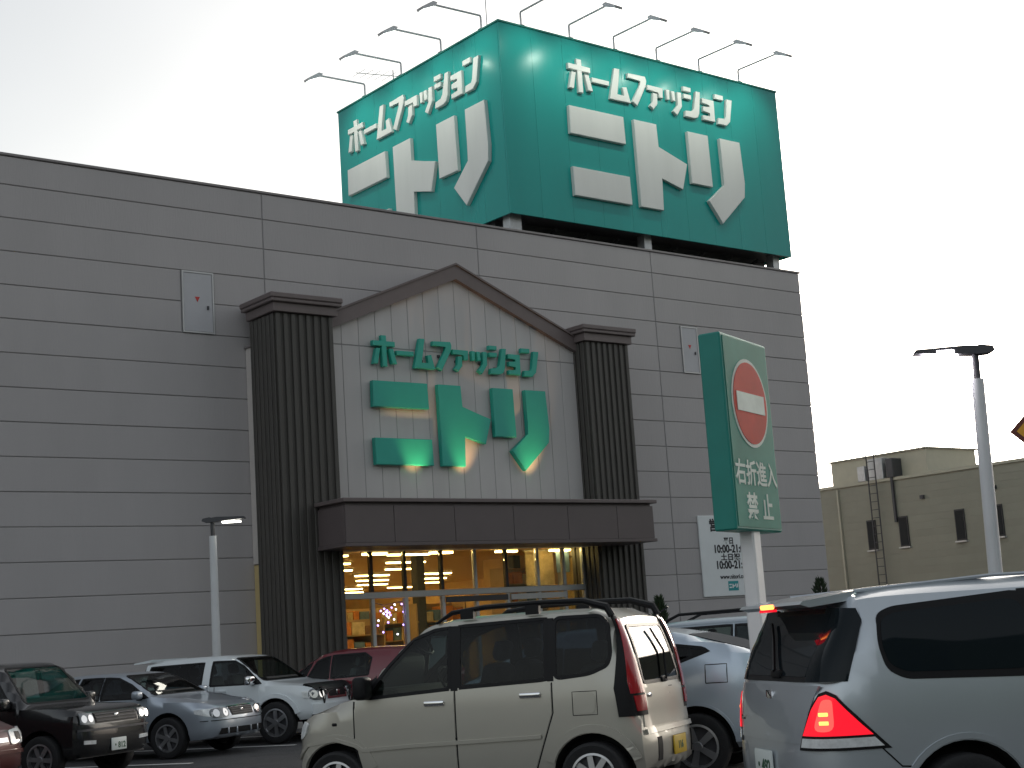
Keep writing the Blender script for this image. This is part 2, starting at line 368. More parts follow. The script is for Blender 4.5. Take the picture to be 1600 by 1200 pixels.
# interior shell
inn = sbox('sales_floor', 10, 34.8, YGL + .1, 60, .02, .12, 'shop_floor')
box('ceiling', 10, 34.8, D + .31, 60, 3.75, 3.9, 'shop_ceiling', inn)
box('ceiling', 17.55, 24.94, YGL + .07, D + .31, 3.64, 3.72, 'shop_ceiling', inn)
box('inner_wall', 10, 34.8, 59.8, 60, .12, 3.75, 'shop_wall', inn)
box('inner_wall', 34.6, 34.8, D + .31, 59.8, .12, 3.75, 'shop_wall', inn); box('inner_wall', 10, 10.2, D + .31, 59.8, .12, 3.75, 'shop_wall', inn)
box('inner_wall', 26.6, 26.8, D + .31, 34.5, .12, 3.75, 'shop_wall', inn)

# letters of the logo: pieces in metres, origin at the top left of the big letters
LOGO = [('character', [[(.44,1.42),(.62,1.42),(.62,.45),(.45,.45)], [(.12,1.24),(.93,1.24),(.93,1.08),(.12,1.08)], [(.23,1.01),(.38,1.01),(.27,.52),(.10,.52)], [(.69,1.01),(.85,1.01),(.97,.55),(.79,.55)]]),
 ('character', [[(.98,.98),(1.62,.98),(1.62,.84),(.98,.84)]]),
 ('character', [[(1.86,1.42),(2.06,1.42),(1.88,.64),(2.17,.64),(2.12,.90),(2.28,.93),(2.41,.47),(1.61,.47)]]),
 ('character', [[(2.36,1.37),(3.05,1.39),(3.09,1.27),(3.05,1.10),(2.65,.44),(2.47,.54),(2.83,1.10),(2.86,1.23),(2.36,1.23)]]),
 ('character', [[(3.12,1.16),(3.73,1.16),(3.71,.85),(3.55,.85),(3.54,1.01),(3.12,1.01)], [(3.31,.95),(3.48,.95),(3.46,.64),(3.29,.45),(3.15,.53),(3.28,.68)]]),
 ('character', [[(3.86,1.16),(4.0,1.16),(3.98,.85),(3.87,.85)], [(4.06,1.15),(4.2,1.15),(4.21,.86),(4.09,.85)], [(4.31,1.16),(4.47,1.16),(4.46,.74),(4.23,.43),(4.08,.53),(4.29,.75)]]),
 ('character', [[(4.58,1.39),(4.9,1.39),(4.89,1.25),(4.57,1.25)], [(4.58,1.16),(4.89,1.16),(4.88,1.02),(4.58,1.02)], [(5.1,1.32),(5.27,1.32),(5.17,.66),(5.09,.51),(4.95,.46),(4.57,.46),(4.6,.64),(4.86,.65),(4.96,.75)]]),
 ('character', [[(5.34,1.16),(5.84,1.16),(5.83,.49),(5.33,.49),(5.33,.63),(5.64,.63),(5.64,.75),(5.36,.76),(5.36,.91),(5.64,.91),(5.64,1.0),(5.34,1.01)]]),
 ('character', [[(5.91,1.39),(6.27,1.39),(6.26,1.24),(5.9,1.24)], [(6.41,1.31),(6.64,1.31),(6.48,.61),(6.31,.46),(5.95,.46),(5.99,.65),(6.26,.65),(6.32,.74)]]),
 ('character', [[(.03,-.0),(2.04,-.0),(2.06,-.80),(.01,-.80)], [(0,-1.74),(2.10,-1.74),(2.12,-2.55),(.01,-2.55)]]),
 ('character', [[(2.44,0),(3.32,0),(3.32,-.68),(4.45,-1.02),(4.19,-1.82),(3.36,-1.58),(3.34,-2.55),(2.46,-2.55)]]),
 ('character', [[(4.58,0),(5.42,0),(5.45,-1.57),(4.59,-1.57)], [(5.92,0),(6.78,0),(6.84,-1.25),(6.79,-1.7),(5.74,-2.64),(5.23,-2.01),(5.94,-1.45),(5.94,-1.05)]])]
def add_logo(frame, k, depth, m, parent, bev):
    for nm, polys in LOGO:
        dd = depth * (1.0 if len(polys) and min(v for p in polys for u, v in p) < 0 else .8)
        prism('character', [[(u * k, v * k) for u, v in p] for p in polys], 0, dd, frame, m, parent, bev)
# lettering on the gable
st = empty('storefront_lettering', (18.65, YG, 7.42), 0, 'green raised shop-name lettering mounted on the pale entrance gable', 'sign')
add_logo(lambda u, v, d: Vector((u, -.045 - d, v)), .75, .13, 'letter_green', st, .012)
bm = bmesh.new()
for px_, pz_ in ((.6, -.3), (.8, -1.6), (2.1, -1.0), (3.8, -.6), (4.9, -.5), (.4, .7), (1.5, .55), (2.0, .7), (2.5, .6), (3.2, .6), (3.65, .5), (4.2, .6), (4.85, .6)):
    box_bm(bm, px_ - .03, px_ + .03, -.05, -.001, pz_ - .03, pz_ + .03)
link('stand_off', bm_mesh(bm), 'steel_dark', st)

# ------------------------------------------------------------------ rooftop sign
SX0, SX1, SY0, SY1, SZ0, SZ1 = 24.12, 35.1, 29.17, 37.14, 12.38, 17.65
rs = empty('rooftop_sign', (SX0, SY0, TOP), 0, 'huge green box sign with white lettering standing on the store roof', 'sign')
def rbox(name, x0, x1, y0, y1, z0, z1, m, p=None, **k):
    return box(name, x0 - SX0, x1 - SX0, y0 - SY0, y1 - SY0, z0 - TOP, z1 - TOP, m, p or rs, **k)
core = rbox('core', SX0 + .06, SX1 - .06, SY0 + .06, SY1 - .06, SZ0 + .08, SZ1 - .05, 'steel_dark')
nf = 10; fw_ = (SX1 - SX0) / nf
for i in range(nf):
    rbox('face_panel', SX0 + i * fw_ + .002, SX0 + (i + 1) * fw_ - .002, SY0, SY0 + .055, SZ0, SZ1, 'sign_green', bev=.003)
nl = 8; lw = (SY1 - SY0 - .06) / nl
for i in range(nl):
    rbox('face_panel', SX0, SX0 + .055, SY0 + .058 + i * lw + .002, SY0 + .058 + (i + 1) * lw - .002, SZ0, SZ1, 'sign_green', bev=.003)
rbox('face_panel', SX1 - .055, SX1, SY0 + .058, SY1, SZ0, SZ1, 'sign_side'); rbox('face_panel', SX0 + .056, SX1 - .056, SY1 - .055, SY1, SZ0, SZ1, 'sign_side')
rbox('top_edge', SX0 - .03, SX1 + .03, SY0 - .03, SY1 + .03, SZ1 + .002, SZ1 + .05, 'sign_side')
add_logo(lambda u, v, d: Vector((26.31 - SX0 + u, -d - .002, 15.67 - TOP + v)), 1.0, .11, 'letter_white', rs, .012)
add_logo(lambda u, v, d: Vector((-d - .002, 36.62 - SY0 - u, 15.66 - TOP + v)), 1.0, .11, 'letter_white', rs, .012)
for x, y in ((24.5, 29.6), (29.3, 29.6), (34.7, 29.6), (24.5, 36.7), (29.3, 36.7), (34.7, 36.7)):
    rbox('support_post', x - .2 if x < 25 else x - .14, x + .2 if x < 25 else x + .14, y - .15, y + .15, TOP - .7, SZ0 + .1, 'galv', bev=.01)
for y in (30.2, 32.6, 35.0, 36.6): rbox('steel_beam', SX0 + .2, SX1 - .2, y - .09, y + .09, SZ0 - .22, SZ0 + .078, 'steel_dark')
for i in range(9):
    x = SX0 + .9 + i * 1.15; bm = bmesh.new(); tube_bm(bm, [(x - SX0, .6, SZ0 - TOP - .05), (x + .5 - SX0, 4.0, -.6 + .3)], .05, 6); link('brace', bm_mesh(bm), 'steel_dark', rs)
rbox('catwalk', SX0 + .3, SX1 - .3, 30.0, 36.9, SZ0 - .3, SZ0 - .24, 'steel_dark')

# flood lamps on brackets along the top of the sign
def flood(x, y, dirv, lab):
    f = empty('floodlight', (x, y, SZ1 + .05), math.atan2(dirv[1], dirv[0]), lab, 'floodlight', 'floodlights over the rooftop sign')
    tube('bracket', [(0, 0, -.05), (0, 0, .36), (.02, 0, .40), (.12, 0, .40), (1.62, 0, .37)], .03, 'lamp_grey', f, 8)
    box('foot_plate', -.08, .08, -.06, .06, 0, .02, 'galv', f)
    bm = bmesh.new()      # tapered reflector head hanging under the arm's end, tilted back at the sign
    prof = [(-.10, .02), (.04, .03), (.42, -.21), (.38, -.27), (-.04, -.08)]
    prism_bm(bm, prof, -.13, .13, lambda u, v, d: Vector((1.62 + u, d, .38 + v)))
    h = link('lamp_head', bm_mesh(bm), 'lamp_grey', f)
    prism('lens', [[(.0, -.10), (.36, -.263), (.355, -.273), (-.005, -.11)]], -.10, .10, lambda u, v, d: Vector((1.62 + u, d, .38 + v)), 'flood_lens', h)
    ld = bpy.data.lights.new('flood_beam', 'SPOT'); ld.energy = 46; ld.spot_size = R(105); ld.spot_blend = .9; ld.color = (.92, 1, .86); ld.shadow_soft_size = .06
    lo = bpy.data.objects.new('flood_beam', ld); C.objects.link(lo); lo.parent = h
    lo.location = (1.74, 0, .38 - .36); lo.rotation_euler = Vector((-1.6, 0, -1.5)).to_track_quat('-Z', 'Y').to_euler()
    return f
ORD = ['first', 'second', 'third', 'fourth', 'fifth', 'sixth']
for i, x in enumerate((24.95, 26.68, 28.35, 30.03, 31.78, 33.5)):
    flood(x, SY0 + .04, (0, -1), f'{ORD[i]} bracket floodlight from the sign corner, over its front face')
for i, y in enumerate((29.94, 31.79, 33.75, 35.67)):
    flood(SX0 + .04, y, (-1, 0), f'{ORD[i]} bracket floodlight from the sign corner, over its left face')
# aerials behind the sign
ar = empty('television_aerial', (25.6, 36.2, SZ1), 0, 'thin television aerial sticking up behind the left face of the rooftop sign', 'aerial')
tube('mast', [(0, 0, 0), (0, 0, 1.35)], .02, 'galv', ar, 6); tube('boom', [(-1.3, .1, 1.05), (.5, -.05, 1.2)], .012, 'galv', ar, 6)
for i in range(7): x = -1.2 + i * .27; tube('element', [(x, -.28 - .02 * i, 1.06 + i * .02), (x, .42 + .02 * i, 1.06 + i * .02)], .008, 'galv', ar, 5)
mp_ = empty('lightning_rod', (24.9, 30.6, SZ1), 0, 'tall thin rod above the corner of the rooftop sign', 'rod')
tube('rod', [(0, 0, 0), (0, 0, 2.6)], .016, 'galv', mp_, 6); box('base', -.05, .05, -.05, .05, .049, .1, 'galv', mp_)

# uplights on the canopy that wash the gable
for i, x in enumerate((19.75, 21.15, 23.15)):
    f = empty('uplight', (x, 27.38, 4.595), 0, f"{['left', 'middle', 'right'][i]} of three small uplights on the brown canopy under the gable lettering", 'uplight', 'uplights on the canopy')
    box('housing', -.11, .11, -.05, .07, 0, .10, 'steel_dark', f, bev=.02); box('lens', -.09, .09, -.03, .05, .101, .106, 'lamp_dim', f)
    ld = bpy.data.lights.new('uplight_beam', 'SPOT'); ld.energy = 78; ld.spot_size = R(52); ld.spot_blend = 1; ld.color = (1, .56, .24); ld.shadow_soft_size = .05
    lo = bpy.data.objects.new('uplight_beam', ld); C.objects.link(lo); lo.parent = f; lo.location = (0, .01, .14); lo.rotation_euler = Vector((.0, .46, 1.25)).to_track_quat('-Z', 'Y').to_euler()

# ------------------------------------------------------------------ inside the shop
for iy in range(8):
    y = 30.6 + iy * 2.9
    for ix in range(6):
        x = .52 * y + .6 + ix * 2.4 + (iy * .37 % 1) * 1.1
        if x > 34 or x > .70 * y + 1: continue
        f = empty('ceiling_light', (x, y, 3.75), 0, 'glowing fluorescent strip on the shop ceiling behind the entrance glass', 'ceiling light', 'strip lights inside the shop')
        box('housing', -.62, .62, -.11, .11, -.05, -.002, 'white_paint', f); box('tube', -.6, .6, -.07, .07, -.085, -.051, 'strip', f)
for i, x in enumerate((19.0, 20.85, 22.8, 24.5)):
    f = empty('porch_light', (x, 28.62, 3.64), 0, f'{ORD[i]} glowing strip from the left along the top of the entrance glass', 'ceiling light', 'strip lights along the entrance')
    box('housing', -.32, .32, -.08, .08, -.05, -.002, 'white_paint', f); box('tube', -.3, .3, -.07, .07, -.09, -.051, 'strip', f)
shelves = [(18.3, 31.5, 1.6, 1.7), (20.6, 32.5, 1.9, 2.1), (23.0, 32.0, 1.6, 2.4), (25.2, 31.2, 1.4, 3.2), (21.0, 36.5, 2.4, 2.3), (24.5, 37.0, 2.4, 2.5), (28.5, 42.0, 2.6, 2.4), (24.5, 43, 2.6, 2.3), (31.5, 46, 2.6, 2.6)]
for i, (x, y, wd, ht) in enumerate(shelves):
    f = empty('display_shelf', (x, y, .12), random.uniform(-.1, .1), 'shelving unit full of goods seen through the entrance glass', 'shelf', 'shelves inside the shop')
    for sx in (-wd / 2, wd / 2): box('side_panel', sx - .02, sx + .02, -.3, .3, 0, ht, 'shelf', f)
    box('back_panel', -wd / 2 + .021, wd / 2 - .021, .26, .3, 0, ht, 'shelf', f)
    nz = max(3, int(ht / .42))
    for j in range(nz):
        z = j * ht / nz
        box('shelf_board', -wd / 2 + .021, wd / 2 - .021, -.29, .259, z, z + .03, 'shelf', f)
        x1 = -wd / 2 + .06
        while x1 < wd / 2 - .3:
            ww = random.uniform(.15, .4); hh = random.uniform(.5, .9) * (ht / nz - .05)
            box('goods', x1, min(x1 + ww, wd / 2 - .04), -.25, .2, z + .032, z + .032 + hh, random.choice(['goods_orange', 'goods_cream', 'goods_brown', 'goods_cream', 'goods_blue', 'goods_orange']), f); x1 += ww + .03
for i, x in enumerate((18.25, 22.4, 26.3)):
    f = empty('shop_column', (x, 30.9 + i * .9, .12), 0, f"{['left', 'middle', 'right'][i]} dark column inside the entrance", 'column')
    box('shaft', -.13, .13, -.13, .13, 0, 3.62, 'steel_dark', f, bev=.02); box('base', -.18, .18, -.18, .18, 0, .15, 'steel_dark', f)
pb = empty('hanging_banner', (25.0, 29.2, 2.75), 0, 'pale banner panel hanging inside the right end of the entrance glass', 'banner')
box('cloth', -1.15, -.25, -.01, .01, 0, .85, 'goods_cream', pb); box('rail', -1.2, -.2, -.02, .02, .852, .88, 'alu', pb)
pb = empty('notice_panel', (24.85, 28.7, 2.78), 0, 'small blue-grey notice panel inside the right end of the entrance glass', 'poster')
box('sheet', -.42, 0, -.01, .01, .25, .75, 'goods_blue', pb); box('rail', -.45, .03, -.015, .015, .752, .78, 'alu', pb)
ls = empty('light_string', (19.45, 28.7, 2.45), 0, 'violet and white festive lights hanging behind the entrance door', 'string lights')
tube('cable', [(-.55, 0, .05), (-.2, .02, -.03), (.1, 0, .02), (.5, 0, .05)], .008, 'steel_dark', ls, 5)
for i in range(26):
    a = random.uniform(-.5, .45); d = random.uniform(0, .75) * (1 if i % 3 else .4)
    bm = bmesh.new(); bmesh.ops.create_icosphere(bm, subdivisions=1, radius=.022, matrix=Matrix.Translation((a, random.uniform(-.04, .04), -d)))
    link('bulb', bm_mesh(bm), 'led_violet' if i % 3 != 1 else 'led_white', ls)

# ------------------------------------------------------------------ opening-hours board on the wall
ob = empty('opening_hours_board', (29.81, D - .014, 2.25), 0, 'white opening-hours board on the grey wall behind the sign post', 'notice board')
box('panel', 0, 2.25, -.05, -.002, 0, 2.21, 'board_white', ob, bev=.01)
def obt(s, size, x, z, m='ink', bold=.004, sx=1): return text('lettering', s, size, frame_mat((x, -.053, z), (1, 0, 0), (0, 0, 1)), m, ob, .003, bold, sx)
obt('営業時間', .36, 1.12, 1.92, bold=.012); obt('平日', .20, 1.13, 1.50, bold=.006); obt('10:00-21:00', .30, 1.18, 1.28, bold=.010, sx=.95)
obt('土日祝', .20, 1.15, 1.05, bold=.006, sx=1.3); obt('10:00-21:00', .30, 1.22, .84, bold=.010, sx=.95); obt('www.nitori.co.jp', .17, 1.25, .52, bold=.004)
box('logo_block', .97, 1.37, -.055, -.051, .14, .40, 'teal_ink', ob)
prism('logo_mark', [[(1.0 + u * .05, .325 + v * .045) for u, v in p] for nm, ps in LOGO[9:] for p in ps], -.0553, -.058, lambda u, v, d: Vector((u, d, v)), 'board_white', ob)

# ------------------------------------------------------------------ no-entry box sign on a post
au = Vector((.941, .337, 0)); av = Vector((-.337, .941, 0))
ne = empty('no_entry_sign', (8.80, 8.0, 0), math.atan2(.337, .941), 'green box sign with red no-entry disc on a white post behind the silver minivan', 'sign')
box('post', -.075, .075, -.06, .06, 0, 2.25, 'white_paint', ne, bev=.015)
bx = box('sign_box', -.46, .46, -.092, .092, 2.19, 3.71, 'sign_side', ne, bev=.012)
box('face', -.425, .425, -.099, -.0925, 2.215, 3.685, 'faded_green', bx)
def disc(name, r, cx, cz, y, m, p, n=40, t=.004):
    return prism(name, [[(cx + r * math.cos(2 * math.pi * i / n), cz + r * math.sin(2 * math.pi * i / n)) for i in range(n)]], y, y - t, lambda u, v, d: Vector((u, d, v)), m, p)
disc('disc_border', .352, .0, 3.19, -.0992, 'faded_white', bx); disc('disc', .325, 0, 3.19, -.1034, 'orange_red', bx)
box('disc_bar', -.27, .27, -.112, -.1076, 3.115, 3.265, 'faded_white', bx)
text('lettering', '右折進入', .205, frame_mat((0, -.1005, 2.62), (1, 0, 0), (0, 0, 1)), 'faded_white', bx, .002, .004)
for ch, x in (('禁', -.13), ('止', .17)): text('lettering', ch, .22, frame_mat((x, -.1005, 2.36), (1, 0, 0), (0, 0, 1)), 'faded_white', bx, .002, .005)

# ------------------------------------------------------------------ street lamps
def street_lamp(loc, h, rz, lab, glow, r0=.085, lean=(0, 0)):
    o = empty('street_lamp', loc, rz, lab, 'street lamp'); o.rotation_euler = (Vector((0, 0, 1)).rotation_difference(Vector((lean[0], lean[1], h))).to_matrix() @ Matrix.Rotation(rz, 3, 'Z')).to_euler()
    tube('pole', [(0, 0, 0), (0, 0, h * .5), (0, 0, h - .32)], [r0 * 1.05, r0 * .97, r0 * .88], 'pole_paint', o, 16)
    tube('spigot', [(0, 0, h - .33), (0, 0, h - .02)], r0 * .5, 'steel_dark', o, 10)
    box('base_plate', -.16, .16, -.16, .16, .0, .03, 'galv', o)
    for s, lit in ((-1, glow), (1, None)):
        bm = bmesh.new(); prism_bm(bm, [(.0, -.05), (.14, -.045), (.20, -.02), (.18, .03), (.05, .05), (0, .04)] if s > 0 else [(0, .04), (-.1, .05), (-.64, .03), (-.66, -.01), (-.1, -.045), (0, -.05)], -.09, .09, lambda u, v, d: Vector((u, d, h + v)))
        hd = link('lamp_head', bm_mesh(bm), 'steel_dark', o)
        if lit:
            box('lens', -.56, -.2, -.085, .085, h - .075, h - .047, lit, hd)
            box('lens_side', -.42, -.24, -.0955, -.091, h - .05, h + .004, lit, hd)
    return o
street_lamp((14.14, 9.466, 0), 4.27, R(-45), 'tall street lamp with glowing left head at the right of the photo', 'lamp_glow', .078, (.08, -.066))
street_lamp((14.2, 27.15, .13), 4.08, R(141), 'small grey street lamp against the dark left part of the store wall', 'lamp_dim', .085)

# ------------------------------------------------------------------ beige neighbouring building
nb = empty('neighbour_building', (52, 38, 0), 0, 'low beige building with narrow windows and ladder beyond the store corner', 'building')
def nbx(name, x0, x1, y0, y1, z0, z1, m, p=None, **k): return box(name, x0 - 52, x1 - 52, y0 - 38, y1 - 38, z0, z1, m, p or nb, **k)
NT = 7.08
wl = nbx('wall', 52.03, 72, 14, 46, 0, NT - .12, 'beige_siding')
zz = 0.0; i = 0
while zz < NT - .2:
    h_ = min(.30, NT - .13 - zz); nbx('siding_board', 52, 52.03, 14.02, 45.98, zz + .002, zz + h_ - .002, 'beige_siding', wl); zz += .30
nbx('coping', 51.93, 72.1, 13.9, 46.1, NT - .12, NT, 'beige_light')
pent = nbx('penthouse', 52.5, 56.0, 37.6, 42.6, NT + .001, NT + 1.05, 'beige_light')
nbx('penthouse_cap', 52.42, 56.1, 37.52, 42.68, NT + 1.052, NT + 1.12, 'beige_siding', pent)
for i, (yc, z0, z1) in enumerate(((40.35, 4.16, 5.42), (38.7, 4.16, 5.42), (35.95, 4.16, 5.42), (34.2, 4.16, 5.42), (31.5, 4.16, 5.42), (28.7, 4.16, 5.42))):
    f = nbx('window', 51.94, 52.005, yc - .23, yc + .23, z0, z1, 'dark_metal', bev=.01)
    nbx('sill', 51.87, 52.0, yc - .27, yc + .27, z0 - .06, z0 - .002, 'alu', f)
    nbx('pane', 51.925, 51.938, yc - .18, yc + .18, z0 + .06, z1 - .06, 'car_glass', f)
for yc in (37.6, 34.2, 31.9): nbx('vent_cap', 51.86, 51.99, yc - .08, yc + .08, 6.02, 6.17, 'steel_dark')
ld_ = nbx('ladder', 51.72, 51.76, 39.66, 39.70, .5, NT + 1.1, 'steel_dark'); nbx('ladder_rail', 51.72, 51.76, 40.06, 40.10, .5, NT + 1.1, 'steel_dark', ld_)
for j in range(22): nbx('rung', 51.73, 51.75, 39.701, 40.059, .7 + j * .34, .73 + j * .34, 'steel_dark', ld_)
nbx('roof_unit', 51.9, 52.55, 40.35, 40.75, NT + .001, NT + .65, 'galv', bev=.02); nbx('roof_unit', 51.85, 52.5, 38.85, 39.2, NT + .001, NT + .8, 'steel_dark', bev=.02)
nbx('roof_hatch', 51.95, 52.48, 39.45, 40.2, NT + .001, NT + .9, 'galv', bev=.02)
nbx('drain_pipe', 51.86, 51.96, 38.95, 39.05, 5.2, NT + .1, 'steel_dark')
nbx('drain_pipe', 51.9, 51.98, 41.9, 41.98, .1, NT - .2, 'beige_light')

# ------------------------------------------------------------------ yellow diamond warning sign at the right edge
ys = empty('warning_sign', (12.63, 7.53, 0), R(-53), 'yellow diamond warning sign with dark border cut by the right edge of the photo', 'sign')
tube('post', [(0, .06, 0), (0, .06, 3.7)], .038, 'galv', ys, 12)
def dia(r): return [(-r, 3.08), (0, 3.08 - r), (r, 3.08), (0, 3.08 + r)]
pl = prism('plate', [dia(.46)], .018, 0, lambda u, v, d: Vector((u, d, v)), 'maroon', ys)
prism('panel', [dia(.40)], -.001, -.004, lambda u, v, d: Vector((u, d, v)), 'yellow_sign', pl)
for z in (2.92, 3.24): box('clamp', -.06, .06, .019, .1, z, z + .04, 'galv', ys)

# ------------------------------------------------------------------ small conifers by the wall
def conifer(loc, h, r, lab):
    o = empty('conifer', loc, random.uniform(0, 6), lab, 'tree', 'small conifers beside the store')
    tube('trunk', [(0, 0, 0), (0, 0, h * .5), (.01, 0, h * .93)], [.05, .035, .008], 'bark', o, 8)
    bm = bmesh.new()
    for i in range(1700):
        t = random.random() ** .8; z = .15 + t * (h - .15); rr = r * (1 - t) ** .62 * random.uniform(.35, 1.08) + .01
        a = random.uniform(0, 6.283); p = Vector((rr * math.cos(a), rr * math.sin(a), z)); s = random.uniform(.035, .075)
        d = Vector((math.cos(a) * .5, math.sin(a) * .5, random.uniform(.5, 1.3))).normalized(); q = d.cross(Vector((random.uniform(-1, 1), random.uniform(-1, 1), .1))).normalized()
        v = [bm.verts.new(p + e) for e in (q * s * .35, d * s * 1.9, -q * s * .35)]; bm.faces.new(v)
    link('crown', bm_mesh(bm), 'leaf_dark', o)
conifer((21.9, 22.57, 0), 2.1, .33, 'dark pointed conifer behind the beige van by the right entrance pillar')
conifer((29.2, 24.4, 0), 2.42, .5, 'dark rounded conifer at the store corner behind the minivan roof')

# ------------------------------------------------------------------ cars
def chaikin(p, n=1, closed=True):
    p = np.asarray(p, float)
    for _ in range(n):
        q = np.roll(p, -1, 0); a = .78 * p + .22 * q; b = .22 * p + .78 * q; p = np.stack([a, b], 1).reshape(-1, 2)
    return p
def rounded(poly, rnd=1):
    """outline with filleted corners"""
    p = np.asarray(poly, float); n = len(p); out = []
    if not rnd: return p
    for i in range(n):
        a, b, c = p[i - 1], p[i], p[(i + 1) % n]; la, lc = np.linalg.norm(a - b), np.linalg.norm(c - b); r = min(.055 * rnd, .42 * la, .42 * lc)
        A, B_ = b + (a - b) / la * r, b + (c - b) / lc * r
        out += [(1 - t) ** 2 * A + 2 * t * (1 - t) * b + t * t * B_ for t in np.linspace(0, 1, 5)]
    return np.array(out)
def sdf(P, poly):
    a = poly; b = np.roll(poly, -1, 0); d = np.full(len(P), 1e9); s = np.zeros(len(P), int)
    for (ax, ay), (bx, by) in zip(a, b):
        ex, ey = bx - ax, by - ay; wx, wy = P[:, 0] - ax, P[:, 1] - ay
        t = np.clip((wx * ex + wy * ey) / (ex * ex + ey * ey + 1e-12), 0, 1)
        d = np.minimum(d, (wx - ex * t) ** 2 + (wy - ey * t) ** 2)
        c = ((ay <= P[:, 1]) & (by > P[:, 1])) | ((by <= P[:, 1]) & (ay > P[:, 1]))
        xi = ax + (P[:, 1] - ay) / np.where(abs(by - ay) < 1e-9, 1e-9, by - ay) * ex
        s += (c & (P[:, 0] < xi)).astype(int)
    return np.where(s % 2 == 1, -1, 1) * np.sqrt(d)
class Grid2:
    """signed distance to a 2D outline, tabulated once and read back by bilinear lookup"""
    def __init__(g, poly, h=.012):
        g.h = h; g.o = poly.min(0) - .6; n = np.ceil((poly.max(0) + .6 - g.o) / h).astype(int) + 2; g.n = n
        gx, gy = np.meshgrid(g.o[0] + np.arange(n[0]) * h, g.o[1] + np.arange(n[1]) * h, indexing='ij')
        g.t = sdf(np.stack([gx.ravel(), gy.ravel()], 1).astype(np.float32), poly.astype(np.float32)).reshape(n)
    def __call__(g, P):
        q = (P - g.o) / g.h; c = np.clip(q, 0, g.n - 1.001); i = c.astype(int); f = c - i; x, y = i[:, 0], i[:, 1]; fx, fy = f[:, 0], f[:, 1]; t = g.t
        v = (t[x, y] * (1 - fx) + t[x + 1, y] * fx) * (1 - fy) + (t[x, y + 1] * (1 - fx) + t[x + 1, y + 1] * fx) * fy
        return v + np.abs(q - c).sum(1) * g.h
def smax(a, b, k):
    h = np.maximum(k - np.abs(a - b), 0) / k; return np.maximum(a, b) + h * h * k * .25
